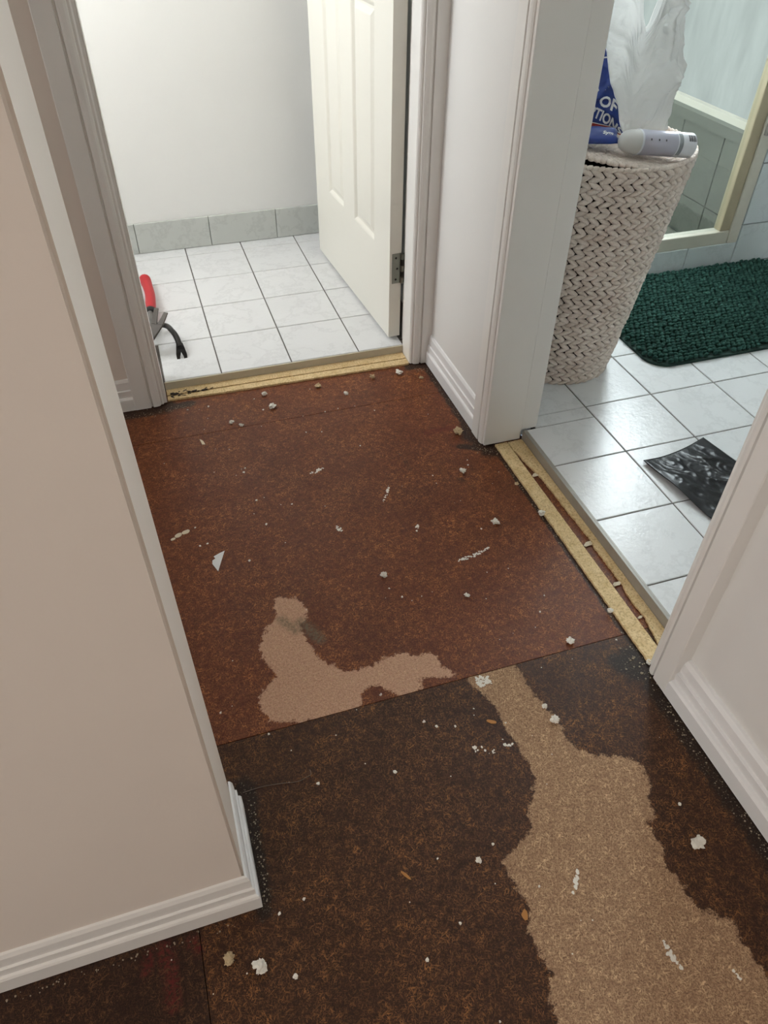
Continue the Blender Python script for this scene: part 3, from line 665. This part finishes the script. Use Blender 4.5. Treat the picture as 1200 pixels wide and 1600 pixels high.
def onlid(x, y, h=0):      # world point on the tilted lid's upper face
    q = Vector((x, y, 0)) - (LC+HB); q.z = 0
    n3 = TILT.to_3x3() @ Vector((0, 0, 1)); z = -(n3.x*q.x+n3.y*q.y)/n3.z
    return Vector((x, y, LC.z+HB.z+z+.0130+h))

# aerosol can
CR = .0255
ca, cbp = Vector((.903, -.545, 0)), Vector((1.080, -.547, 0))
pa = onlid(ca.x, ca.y, CR+.0015); pb = onlid(cbp.x, cbp.y, CR+.0015); ax = (pb-pa).normalized(); CL = .205
sc = empty('spray_can', pa); tag(sc, 'lavender grey aerosol can with rounded cap lying on the hamper lid', 'aerosol can')
fr_a = ax.cross(Vector((0, 0, 1))).normalized(); fr_b = fr_a.cross(ax).normalized()
def lathe(name, prof, mat, parent, seg=28, arc=(0, 2*PI)):
    full = abs(arc[1]-arc[0]-2*PI) < 1e-6; m = seg if full else seg+1; v = []; f = []
    for s, r in prof:
        for k in range(m):
            a = arc[0]+(arc[1]-arc[0])*k/seg; v.append(ax*(s*.93) + fr_a*(r*math.cos(a)) + fr_b*(r*math.sin(a)))
    for i in range(len(prof)-1):
        for k in range(seg): f.append((i*m+k, i*m+(k+1) % m, (i+1)*m+(k+1) % m, (i+1)*m+k))
    return mesh(name, v, f, mat, parent, True)
lathe('body', [(.046, .0), (.046, CR), (.150, CR), (.196, CR), (.201, CR*.95), (.203, CR*.85), (.200, CR*.8), (.200, 0)], 'can', sc)
cap = lathe('cap', [(0, 0), (.0008, .006), (.003, .012), (.008, .0175), (.016, .0215), (.028, .0240), (.044, .0252), (.046, .0252)], 'can_cap', sc)
lathe('collar', [(.0445, .0258), (.046, .0264), (.049, .0264), (.050, .0256)], 'can_white', sc)
lb_ = lathe('label', [(.146, CR+.0003), (.199, CR+.0003)], 'can_white', sc, 40)
# barcode bars and printed marks on the side that faces the doorway
up_a = PI/2
for i in range(9):
    w_ = .0011 if i % 3 else .0019; s = .176+i*.0024
    lathe('barcode_bar', [(s, CR+.0007), (s+w_, CR+.0007)], 'ink', lb_, 8, (.55, 1.12))
lathe('print_band', [(.149, CR+.0005), (.160, CR+.0005)], 'grey_print', lb_, 20, (-.7, 1.3))
for s in (.066, .088, .108): lathe('print_mark', [(s, CR+.0005), (s+.0035, CR+.0005)], 'ink', sc, 3, (.42, .58))

# white carrier bag with a blue printed panel on one side
vr = Vector((.845, -.54, 0)); vf = Vector((.54, .845, 0))
bgc = onlid(.985, -.352, .001)
bag = empty('carrier_bag', bgc); tag(bag, 'crumpled translucent white plastic bag with blue print standing on the hamper lid', 'plastic bag')
PR = [(0, .070), (.012, .100), (.03, .118), (.07, .134), (.15, .143), (.28, .147), (.42, .144), (.55, .134), (.68, .122), (.80, .118), (.92, .130), (1, .140)]
def prf(t):
    for (a, ra), (b, rb) in zip(PR, PR[1:]):
        if t <= b:
            u_ = (t-a)/(b-a); return ra+(rb-ra)*u_
    return PR[-1][1]
def ridge(q, e=1.0): return (1-min(1, abs(mnoise.noise(q))*2.6))**e
BH = .335
def bagpt(an, t, out=0.0):
    r = prf(t); ca_, sa_ = math.cos(an), math.sin(an)
    g = 1+.07*math.sin(an*7+2)*max(0, t-.5)*2+.05*math.sin(an*15+t*4)*max(0, t-.55)*2+.08*math.sin(an*5+1.3)*max(0, .16-t)*6
    lat = r*g*ca_; h = BH*(1-.40*math.exp(-((lat-.046)/.024)**2)+.05*math.sin(an*3))
    c = vr*lat + vf*(r*.60*g*sa_) + Vector((0, 0, h*t))
    d = (vr*ca_ + vf*(sa_*1.3)).normalized()
    q = c*1.0; k_ = min(1, .2+t*4)
    dsp = .017*(ridge(q*8.5+Vector((3, 1, 7)), 2)-.35) + .011*(ridge(Vector((q.x*17, q.y*17, q.z*11))+Vector((8, 2, 5)), 2)-.3) + .014*mnoise.noise(q*6.5+Vector((1, 4, 2))) + .0035*(ridge(q*40, 2)-.3)
    c = c + d*(dsp*k_+out)
    # puckered bottom pleat facing the room
    if t < .14 and sa_ < 0: c = c + d*(-.030*math.exp(-((lat-.018)/.016)**2)*(1-t/.14))
    c.z = max(c.z + .007*mnoise.noise(c*14)*min(1, t*12), .0006)
    if t < .25: c.z += (onlid(bgc.x+c.x, bgc.y+c.y).z - onlid(bgc.x, bgc.y).z)*(1-t/.25)
    return c
NU, NV = 150, 110; v = [bagpt(2*PI*i/NU, j/NV) for j in range(NV+1) for i in range(NU)]; f = []
for j in range(NV):
    for i in range(NU): f.append((j*NU+i, j*NU+(i+1) % NU, (j+1)*NU+(i+1) % NU, (j+1)*NU+i))
f.append(tuple(range(NU-1, -1, -1)))
mesh('sack', v, f, 'film', bag, True)
def latof(lat, t): return 2*PI - math.acos(max(-1, min(1, lat/prf(t))))      # angle on the side facing the doorway
# edge of the print, as lateral offset by height
EDGE = [(0.03, 0.05), (0.075, 0.042), (0.12, 0.034), (0.17, 0.028), (0.21, 0.022), (0.25, 0.008), (0.3, -0.002), (0.36, -0.014), (0.44, -0.026), (0.52, -0.038), (0.6, -0.048)]
def edge(t):
    if t <= EDGE[0][0]: return EDGE[0][1]
    for (a, x), (b, y) in zip(EDGE, EDGE[1:]):
        if t <= b: return x+(y-x)*(t-a)/(b-a)
    return EDGE[-1][1]
def panel(name, t0, t1, lo, hi, mat, out, n=40, m=30, lab=None):
    v = []; f = []
    for j in range(n+1):
        t = t0+(t1-t0)*j/n; a0 = latof(lo(t), t); a1 = latof(hi(t), t)
        for i in range(m+1): v.append(bagpt(a0+(a1-a0)*i/m, t, out))
    for j in range(n):
        for i in range(m): f.append((j*(m+1)+i, j*(m+1)+i+1, (j+1)*(m+1)+i+1, (j+1)*(m+1)+i))
    o = mesh(name, v, f, mat, bag, True)
    if lab: o['label'] = lab
    return o
BIG = lambda t: -prf(t)*.985
panel('printed_panel', .060, .60, BIG, edge, 'blue', .0012, 60, 40, 'dark blue printed panel')
panel('print_border', .030, .60, edge, lambda t: edge(t)+.0016, 'white_print', .0013, 60, 1)
panel('print_band', .024, .058, BIG, lambda t: edge(t)+.010*(.058-t)/.03, 'red_print', .0013, 6, 40, 'red printed band')
panel('print_line', .055, .060, BIG, lambda t: edge(t), 'white_print', .0016, 2, 40)
panel('printed_picture', .262, .300, lambda t: -.075, lambda t: -.030-.25*abs(t-.281), 'white_print', .0017, 6, 14, 'pale printed picture')
panel('printed_picture', .305, .430, lambda t: -.080, lambda t: -.044-.06*(t-.305), 'grey_print', .0017, 20, 14, 'grey printed picture')
panel('print_line', .445, .452, lambda t: -.048, edge, 'white_print', .0017, 2, 10)
def bagtext(body, size, x, z, rot, mat, squeeze=1.0):
    cu = bpy.data.curves.new('lettering', 'FONT'); cu.body = body; cu.size = size; cu.extrude = .0002; cu.align_x = 'CENTER'; cu.offset = size*.03; cu.resolution_u = 3
    to = bpy.data.objects.new('lettering_source', cu); COL.objects.link(to)
    dg = bpy.context.evaluated_depsgraph_get(); dg.update(); me = bpy.data.meshes.new_from_object(to.evaluated_get(dg))
    COL.objects.unlink(to); bpy.data.objects.remove(to)
    bm = bmesh.new(); bm.from_mesh(me); bmesh.ops.triangulate(bm, faces=bm.faces[:])
    for _ in range(2): bmesh.ops.subdivide_edges(bm, edges=[e for e in bm.edges if e.calc_length() > .004], cuts=1)
    bmesh.ops.triangulate(bm, faces=bm.faces[:])
    c, s_ = math.cos(rot), math.sin(rot)
    for q in bm.verts:
        lat, zz = x + q.co.x*squeeze*c - q.co.y*s_, z + q.co.x*squeeze*s_ + q.co.y*c
        t = max(.005, zz/BH); q.co = bagpt(latof(lat, t), t, .0022 + q.co.z)
    me2 = bpy.data.meshes.new('lettering'); bm.to_mesh(me2); bm.free(); return link('lettering', me2, mat, bag)
bagtext('OF', .034, -.004, .056, -.10, 'white_print')
bagtext('OPTIONS', .031, -.014, .026, -.22, 'white_print', .78)
# small sachet beside it
def pouch(name, c, rz, lean, w, h, d, mat, label, cat, nu=26, nv=26):
    e = empty(name, c); e.rotation_euler = (lean, 0, rz); tag(e, label, cat); v = []; f = []
    for side in (1, -1):
        for j in range(nv+1):
            for i in range(nu+1):
                s, t = i/nu*2-1, j/nv*2-1
                b = max(0, (1-abs(s)**3)*(1-abs(t)**3))**.6
                zz = side*(d/2*b) + .003*mnoise.noise(Vector((s*3, t*3, side*5)))*b
                wv = 1-.04*math.cos(t*6)*abs(s)
                v.append((s*w/2*wv, -zz, (t+1)/2*h))
    m = nu+1; o2 = (nu+1)*(nv+1)
    for j in range(nv):
        for i in range(nu):
            a = j*m+i; f.append((a, a+1, a+m+1, a+m)); f.append((o2+a+m, o2+a+m+1, o2+a+1, o2+a))
    bm = bmesh.new(); vs = [bm.verts.new(q) for q in v]
    for q in f: bm.faces.new([vs[i] for i in q])
    bmesh.ops.remove_doubles(bm, verts=bm.verts, dist=.0004)
    frombm('pouch', bm, mat, e, True); return e
def depth(w, h, d, x, z):
    s, t = x/(w/2), z/h*2-1; return -(d/2*max(0, (1-abs(s)**3)*(1-abs(t)**3))**.6)
def textpart(name, body, size, x, z, rot, mat, parent, w, h, d, extra=.0022, shear=0):
    cu = bpy.data.curves.new(name, 'FONT'); cu.body = body; cu.size = size; cu.extrude = .0004; cu.align_x = 'CENTER'; cu.shear = shear; cu.offset = size*.018
    to = bpy.data.objects.new(name+'_tmp', cu); COL.objects.link(to)
    dg = bpy.context.evaluated_depsgraph_get(); dg.update(); me = bpy.data.meshes.new_from_object(to.evaluated_get(dg))
    COL.objects.unlink(to); bpy.data.objects.remove(to)
    c, s = math.cos(rot), math.sin(rot)
    for vv in me.vertices:
        px, pz = x + vv.co.x*c - vv.co.y*s, z + vv.co.x*s + vv.co.y*c
        vv.co = Vector((px, depth(w, h, d, px, pz)-extra+.0008-vv.co.z*.5, pz))
    me.update(); return link(name, me, mat, parent)
bq = pouch('blue_sachet', onlid(.855, -.520, .012), -.35, -1.25, .11, .055, .020, 'blue', 'small dark blue sachet lying on the hamper lid below the printed bag', 'packet', 14, 14)
textpart('lettering', 'Sym', .014, .030, .018, 0, 'white_print', bq, .11, .055, .020, .002, .3)

# ------------------------------------------------------------------ green bath mat
mat_o = empty('bath_mat', (1.17, -.55, T)); tag(mat_o, 'dark green chenille bath mat on the bathroom tiles', 'bath mat')
MW, MD_, MR = .80, .515, .065
def rrect(x0, y0, x1, y1, r, n=8):
    out = []
    for cx, cy, a0 in ((x1-r, y0+r, -PI/2), (x1-r, y1-r, 0), (x0+r, y1-r, PI/2), (x0+r, y0+r, PI)):
        out += [(cx+r*math.cos(a0+PI/2*k/n), cy+r*math.sin(a0+PI/2*k/n)) for k in range(n+1)]
    return out
pts = rrect(0, 0, MW, MD_, MR); n = len(pts)
bm = bmesh.new(); lo = [bm.verts.new((x, y, .0005)) for x, y in pts]; hi = [bm.verts.new((x, y, .008)) for x, y in pts]
for i in range(n): bm.faces.new((lo[i], lo[(i+1) % n], hi[(i+1) % n], hi[i]))
bm.faces.new(lo[::-1]); bm.faces.new(hi)
frombm('backing', bm, 'mat_base', mat_o)
ic = bmesh.new(); bmesh.ops.create_icosphere(ic, subdivisions=1, radius=1); ic.verts.ensure_lookup_table()
iv = [q.co.copy() for q in ic.verts]; iff = [[q.index for q in fa.verts] for fa in ic.faces]; ic.free()
v = []; f = []; px_ = .0165; PY = .0150; nx, ny = int(MW/px_), int(MD_/PY)
for j in range(ny):
    for i in range(nx):
        x = (i+.5+(.5 if j % 2 else 0))*px_+rnd.uniform(-.0015, .0015); y = (j+.5)*PY+rnd.uniform(-.0012, .0012)
        cx = min(max(x, MR), MW-MR); cy = min(max(y, MR), MD_-MR)
        if math.hypot(x-cx, y-cy) > MR-.007 or x > MW-.007: continue
        rx = .0078*rnd.uniform(.9, 1.1); hh = .0125*rnd.uniform(.85, 1.12); a = rnd.uniform(-.4, .4); lx, ly = rnd.uniform(-.25, .25), rnd.uniform(-.25, .25); base = len(v)
        for q in iv:
            zz = .009+hh*.55+q.z*hh*.62; v.append((x+q.x*rx*1.12+lx*(zz-.009), y+q.y*rx*.95+ly*(zz-.009), zz))
        f += [tuple(base+k for k in fa) for fa in iff]
pile = mesh('pile', v, f, 'mat_pile', mat_o, True); pile['kind'] = 'stuff'

# ------------------------------------------------------------------ black plastic sheet on the tiles
q00, q10, q01 = Vector((.908, -.908, 0)), Vector((1.107, -.868, 0)), Vector((.962, -1.215, 0))
pb_o = empty('black_plastic_bag', (.908, -.908, T)); tag(pb_o, 'flat black plastic bag lying crumpled on the bathroom tiles', 'plastic bag')
NA, NB = 60, 84; v = []
for j in range(NB+1):
    for i in range(NA+1):
        a, b = i/NA, j/NB; p = q00 + (q10-q00)*a + (q01-q00)*b - q00
        p.x += -.006*math.sin(b*PI)*(1-a); p.y += .010*math.sin(a*PI)*(1-b)*-1
        edge = min(a, 1-a, b, 1-b); inn = min(1, edge*7)
        r1 = 1-abs(mnoise.noise(Vector((p.x*17+p.y*6, p.y*12, 1))))*2.2; r2 = 1-abs(mnoise.noise(Vector((p.x*52+p.y*20, p.y*40, 4))))*2.2
        z = .004 + inn*(.0045*max(0, r1)**3 + .0022*max(0, r2)**3) + .010*max(0, 1-a*3.2)*(math.sin(min(1, b*1.4)*PI))**2 + .004*max(0, 1-a*4)*max(0, 1-b*4)
        v.append((p.x, p.y, z))
f = [(j*(NA+1)+i, j*(NA+1)+i+1, (j+1)*(NA+1)+i+1, (j+1)*(NA+1)+i) for j in range(NB) for i in range(NA)]
o = mesh('film', v, f, 'black_bag', pb_o, True); md = o.modifiers.new('thickness', 'SOLIDIFY'); md.thickness = .0012
bm = bmesh.new()
tube(bm, [Vector(v[i]) + Vector((0, 0, .0005)) for i in range(0, NA+1, 4)], .0012, 6)
frombm('seam', bm, 'black_bag', pb_o, True)

# ------------------------------------------------------------------ shower screen
ss = empty('shower_screen', (1.40, HOBY, .108)); tag(ss, 'framed glass shower screen standing on the tiled hob', 'shower screen')
def rel(b): x0, x1, y0, y1, z0, z1 = b; L = ss.location; return (x0-L.x, x1-L.x, y0-L.y, y1-L.y, z0-L.z, z1-L.z)
boxes('bottom_rail', [rel((1.03, 1.779, HOBY+.003, HOBY+.045, .108, .152))], 'cream_frame', ss, .003)
boxes('wall_channel', [rel((1.781, 1.821, HOBY+.001, HOBY+.045, .108, 1.95))], 'cream_frame', ss, .003)
boxes('post', [rel((1.739, 1.7795, HOBY+.006, HOBY+.04, .1525, 1.95))], 'tan_frame', ss, .003)
boxes('glass_pane', [rel((1.04, 1.7395, HOBY+.020, HOBY+.025, .1525, 1.93))], 'glass', ss)
boxes('top_rail', [rel((1.03, 1.779, HOBY+.003, HOBY+.045, 1.95, 1.99))], 'cream_frame', ss, .003)
boxes('handle_bracket', [rel((1.784, 1.816, HOBY-.012, HOBY+.001, .455, .49))], 'alu', ss, .002)

# ------------------------------------------------------------------ debris on the hall floor
def crumb(x, y, s, label, mat='plaster', group=None, seed=0, tall=.62, cat='plaster crumb', name='plaster_crumb', z=0.0, sub=2):
    bm = bmesh.new(); bmesh.ops.create_icosphere(bm, subdivisions=sub, radius=s/2)
    off = Vector((seed*3.7, seed*1.3, seed*2.1)); zm = 9
    for q in bm.verts:
        d = q.co.normalized(); q.co = q.co*(.92+.75*mnoise.noise(d*1.4+off)+.50*mnoise.noise(d*3.3+off)+.28*mnoise.noise(d*7.5+off)); q.co.z *= tall; zm = min(zm, q.co.z)
    for q in bm.verts: q.co.z -= zm
    o = frombm(name, bm, mat); o.location = (x, y, z+.0002); o.rotation_euler = (0, 0, seed*1.1)
    return tag(o, label, cat, group)
CR_ = [(.2494, -.3109, .0170, 'tan', 'square tan crumb on the boards near the middle of the toilet threshold'),
 (.0977, -.3076, .0150, '', 'pale crumb close to the toilet threshold, above a longer pale crumb'),
 (.1079, -.3717, .0190, '', 'longer pale crumb a hand below the toilet threshold'),
 (-.0094, -.412, .0135, '', 'pale chip just above the far board seam, paired with a smaller one'),
 (.0143, -.4312, .0115, '', 'small pale chip on the far board seam'),
 (.4087, -.3117, .0164, 'tan', 'pinkish tan crumb by the hinge end of the toilet threshold'),
 (.4868, -.3145, .0200, '', 'white crumb nearest the foot of the corner architrave'),
 (.5403, -.3555, .0120, 'tan', 'small tan crumb in the dirty corner beside the short baseboard'),
 (.3144, -.3709, .0120, '', 'small curved white crumb below the toilet threshold'),
 (.5427, -.6264, .0250, 'tan', 'large rough tan crumb beside the bathroom door architrave'),
 (.495, -.7774, .0160, '', 'blocky white crumb short of the bathroom threshold'),
 (.4953, -.9667, .0176, '', 'smooth grey white crumb between the long smear and the bathroom threshold'),
 (.6056, -.9767, .0165, '', 'white crumb touching the speckled timber strip midway along'),
 (.3514, -1.1479, .0105, '', 'round white crumb below the long plaster smear'),
 (.2076, -1.0439, .0148, '', 'round white crumb in the middle of the red brown board'),
 (.4985, -1.3145, .0155, '', 'lumpy white crumb just above the near board seam'),
 (.385, -1.43, .0105, '', 'oval pale crumb at the edge of the large bare patch'),
 (.3881, -1.4608, .0150, '', 'knobbly white crumb on the edge of the large bare patch'),
 (.4993, -1.7217, .0200, '', 'big white crumb on dark board near the camera-side baseboard'),
 (-.1753, -1.6826, .0220, '', 'biggest white crumb, below the corner of the peach wall'),
 (-.2147, -1.6601, .0165, 'tan', 'peach tan crumb under the baseboard of the peach wall'),
 (-.1327, -1.7083, .0070, '', 'small round white crumb on the dark board below the peach wall corner'),
 (.1666, -1.6412, .0085, '', 'small white crumb just outside the point of the large bare patch'),
 (.6155, -1.4029, .0100, '', 'white crumb at the foot of the near bathroom architrave'),
 (.6009, -.8579, .0100, 'tan', 'small tan crumb against the far end of the speckled timber strip'),
 (.608, -1.275, .0110, '', 'pale crumb on the near end of the speckled timber strip')]
for i, (x, y, s, m, lab) in enumerate(CR_):
    crumb(x, y, s*.9, lab, 'plaster_tan' if m else 'plaster', 'plaster crumbs on the hall floor', i+1, .62, z=.0062 if (x > .6055 and y > -1.40) else 0, sub=3)
TINY = [(-0.1124, -0.3164), (-0.0563, -0.318), (0.0673, -0.3178), (0.0809, -0.3759), (-0.014, -0.6221), (-0.008, -0.6061), (-0.0033, -0.7324), (-0.1319, -0.8391), (-0.1476, -0.8424), (-0.1508, -0.7806), (0.238, -0.4336), (0.2747, -0.4293), (0.3661, -0.4669), (0.1676, -0.5077), (0.2861, -0.6037), (0.0723, -0.7675), (0.2078, -0.5172), (0.5237, -0.7368), (0.5175, -0.7559), (0.4198, -0.7693), (0.4588, -0.9749), (0.2639, -1.1205), (0.5106, -1.6578), (0.1863, -1.4089), (0.2177, -1.4175), (0.2068, -1.0809), (0.2247, -1.11), (-0.1676, -1.2679), (-0.0952, -1.3355), (-0.035, -1.4485), (0.0904, -1.4671), (-0.0988, -1.6142), (0.1065, -1.7139), (0.2371, -1.7024), (0.5036, -1.1938), (0.4761, -1.231), (0.5862, -1.3373), (0.0458, -1.7433), (0.3047, -1.4384), (0.2622, -1.3954), (0.1685, -1.3927), (0.1133, -1.3179), (0.1112, -1.8402), (-0.1368, -1.623), (0.1082, -1.6197), (0.1968, -1.6256), (-0.0533, -0.918), (0.0025, -0.8175)]
for i, (x, y) in enumerate(TINY):
    crumb(x, y, random.uniform(.0040, .0066), 'tiny white plaster speck scattered on the brown boards', 'plaster', 'tiny plaster specks on the hall floor', 40+i, .6, 'plaster speck', 'plaster_speck', 0, 1)
def flake(name, pts, mat, label, cat, th=.0007, z=.0004, curl=.0, group=None):
    c = Vector((sum(p[0] for p in pts)/len(pts), sum(p[1] for p in pts)/len(pts), 0)); n = len(pts)
    v = [(p[0]-c.x, p[1]-c.y, curl*(i % 2)) for i, p in enumerate(pts)] + [(p[0]-c.x, p[1]-c.y, th+curl*(i % 2)) for i, p in enumerate(pts)]
    v += [(0, 0, 0), (0, 0, th+curl*.8)]
    f = [(2*n, (i+1) % n, i) for i in range(n)] + [(2*n+1, n+i, n+(i+1) % n) for i in range(n)] + [(i, (i+1) % n, n+(i+1) % n, n+i) for i in range(n)]
    o = mesh(name, v, f, mat); o.location = (c.x, c.y, z); return tag(o, label, cat, group)
flake('paper_scrap', [(-.0993, -.8717), (-.112, -.8770), (-.1242, -.882), (-.1215, -.890), (-.1285, -.893), (-.130, -.9038), (-.1214, -.9277), (-.109, -.897)], 'paper', 'torn white paper scrap lying on the red brown board', 'paper scrap', .0005, .0006, .0008)
flake('paint_flake', [(-.0985, -.4569), (-.0965, -.470), (-.0951, -.4803), (-.0874, -.4827), (-.0902, -.4679), (-.094, -.461)], 'flake', 'pointed cream paint flake just below the far board seam', 'paint flake', .0006, .0005, .0004)
def oval(cx, cy, a, b, rot, n=10, j=.16, seed=0):
    r_ = random.Random(seed); out = []
    for k in range(n):
        t = 2*PI*k/n; q = 1+r_.uniform(-j, j); x, y = a*q*math.cos(t), b*q*math.sin(t); out.append((cx+x*math.cos(rot)-y*math.sin(rot), cy+x*math.sin(rot)+y*math.cos(rot)))
    return out
for i, (x, y, a, b, lab) in enumerate(((-.2015, -.8030, .0055, .0038, 'smallest of three cream flakes in a row beside the wall end'), (-.1888, -.7943, .0088, .0062, 'middle one of three cream flakes in a row beside the wall end'), (-.1725, -.7885, .0088, .0062, 'cream flake farthest from the wall end in the row of three'))):
    flake('paint_flake', oval(x, y, a, b, .35, 10, .12, i), 'flake', lab, 'paint flake', .0009, .0004, .0003, 'three cream flakes in a row')
for i, (x, y, a, b, lab) in enumerate(((.6600, -.842, .0110, .0052, 'cream splinter in the far part of the bathroom threshold slot'), (.6645, -1.090, .0130, .0060, 'pale oval splinter midway along the bathroom threshold slot'), (.6620, -1.2118, .0115, .0048, 'pale splinter in the nearer half of the bathroom threshold slot'), (.659, -1.304, .006, .0028, 'small pale splinter at the near end of the bathroom threshold slot'))):
    flake('splinter', oval(x, y, a, b, .2, 10, .15, 20+i), 'flake', lab, 'splinter', .001, .0022, .0012, 'splinters in the threshold slot')
def smear(pts, width, label, n, seed=0, mat='plaster'):
    r_ = random.Random(seed); P = spline([(*p, 0) for p in pts], 10); c = P[len(P)//2]; bm = bmesh.new()
    for k in range(n):
        t = r_.random(); p = P[int(t*(len(P)-1))]; d = math.sin(PI*min(max(t, .12), .88))
        q = p + Vector((r_.uniform(-1, 1), r_.uniform(-1, 1), 0))*width*.5*d - c
        s = r_.uniform(.0008, .0028)*(.5+.6*d)
        bmesh.ops.create_icosphere(bm, subdivisions=1, radius=s, matrix=Matrix.Translation((q.x, q.y, .0004)) @ Matrix.Rotation(r_.uniform(0, 3), 4, 'Z') @ Matrix.Diagonal((r_.uniform(.9, 1.9), 1, .30, 1)))
    o = frombm('plaster_smear', bm, mat); o.location = (c.x, c.y, .0003); return tag(o, label, 'plaster smear', 'plaster smears on the hall floor')
smear([(.3752, -1.050), (.4105, -1.0451), (.454, -1.0330)], .010, 'long white plaster smear on the red brown board', 70, 1)
smear([(.3058, -.7736), (.2957, -.7947), (.2753, -.8237)], .005, 'thin broken white smear between the long smear and the toilet threshold', 22, 2)
smear([(.141, -.6727), (.1546, -.6693), (.1782, -.6586)], .008, 'short white smear in the upper middle of the red brown board', 26, 3)
smear([(.292, -1.344), (.3022, -1.346), (.312, -1.350)], .022, 'white plaster splat where the large bare patch meets the seam', 80, 4)
smear([(.3027, -1.6993), (.2928, -1.7135), (.2794, -1.7263)], .006, 'white smear in the centre of the large bare patch', 26, 5)
smear([(.3714, -1.8218), (.3716, -1.8388), (.3762, -1.861)], .007, 'white smear on the bare patch near the picture bottom', 34, 6)
smear([(.4428, -1.8822), (.4448, -1.8974)], .004, 'small white smear at the lower right end of the bare patch', 12, 7)
smear([(.327, -.920), (.3232, -.9283), (.318, -.938)], .006, 'small white dab above the long plaster smear', 16, 8)
smear([(.152, -.868), (.155, -.8802), (.160, -.890)], .008, 'white dab level with the row of three cream flakes', 20, 9)
smear([(.2864, -1.4651), (.2887, -1.4785), (.3007, -1.4785)], .005, 'white flecks on the edge of the large bare patch', 14, 10)
smear([(.232, -1.466), (.247, -1.476), (.262, -1.482)], .016, 'scattered white drips on the dark board left of the bare patch', 18, 11)
bm = bmesh.new(); th = [(-.156, -1.4268, .002), (-.1239, -1.4261, .0012), (-.0929, -1.4302, .002), (-.0672, -1.4348, .0012), (-.0504, -1.432, .002), (-.043, -1.4284, .0014), (-.0432, -1.4201, .001)]
tube(bm, spline(th, 8), .0006, 5); o = frombm('loose_thread', bm, 'thread', None, True); tag(o, 'long grey thread curling from the short white baseboard end', 'thread')
for i, (x, y, a, b, r_, lab) in enumerate(((.2822, -1.4286, .0095, .0035, -.5, 'orange wood chip beside the large bare patch'), (.0539, -1.6279, .0105, .0022, -1.0, 'thin wood sliver in the middle of the dark board'), (.1997, -1.732, .0075, .0045, 1.2, 'broad wood chip on the lower edge of the large bare patch'))):
    flake('wood_chip', oval(x, y, a, b, r_, 8, .18, 60+i), 'chip', lab, 'wood chip', .0008, .0004, .0003)
# uncountable grit along the wall edges
v = []; f = []; rg = random.Random(11)
def gritline(a, b, spread, n, smin=.0004, smax=.0015):
    for _ in range(n):
        t = rg.random(); x = a[0]+(b[0]-a[0])*t+rg.gauss(0, spread); y = a[1]+(b[1]-a[1])*t+rg.gauss(0, spread); s = rg.uniform(smin, smax); base = len(v)
        for q in iv: v.append((x+q.x*s*rg.uniform(.7, 1.5), y+q.y*s*rg.uniform(.7, 1.5), .0004+s*.5+q.z*s*.6))
        f.extend(tuple(base+k for k in fa) for fa in iff)
gritline((-.28, -.31), (-.16, -.30), .010, 40); gritline((-.155, -.30), (-.10, -.295), .008, 30)
gritline((.575, -.32), (.572, -.62), .004, 40); gritline((.565, -.70), (.60, -.725), .008, 40)
gritline((.592, -1.36), (.596, -1.44), .012, 30, .0005, .0024); gritline((.594, -1.47), (.594, -1.90), .005, 90); gritline((.607, -.72), (.607, -1.38), .002, 90)
gritline((-.150, -1.60), (-.146, -1.45), .004, 60); gritline((-.19, -1.616), (-.60, -1.618), .003, 60); gritline((.54, -.31), (.575, -.31), .006, 20)
o = mesh('floor_grit', v, f, 'grit'); o['kind'] = 'stuff'; tag(o, 'fine pale grit swept along the wall edges and thresholds', 'grit')
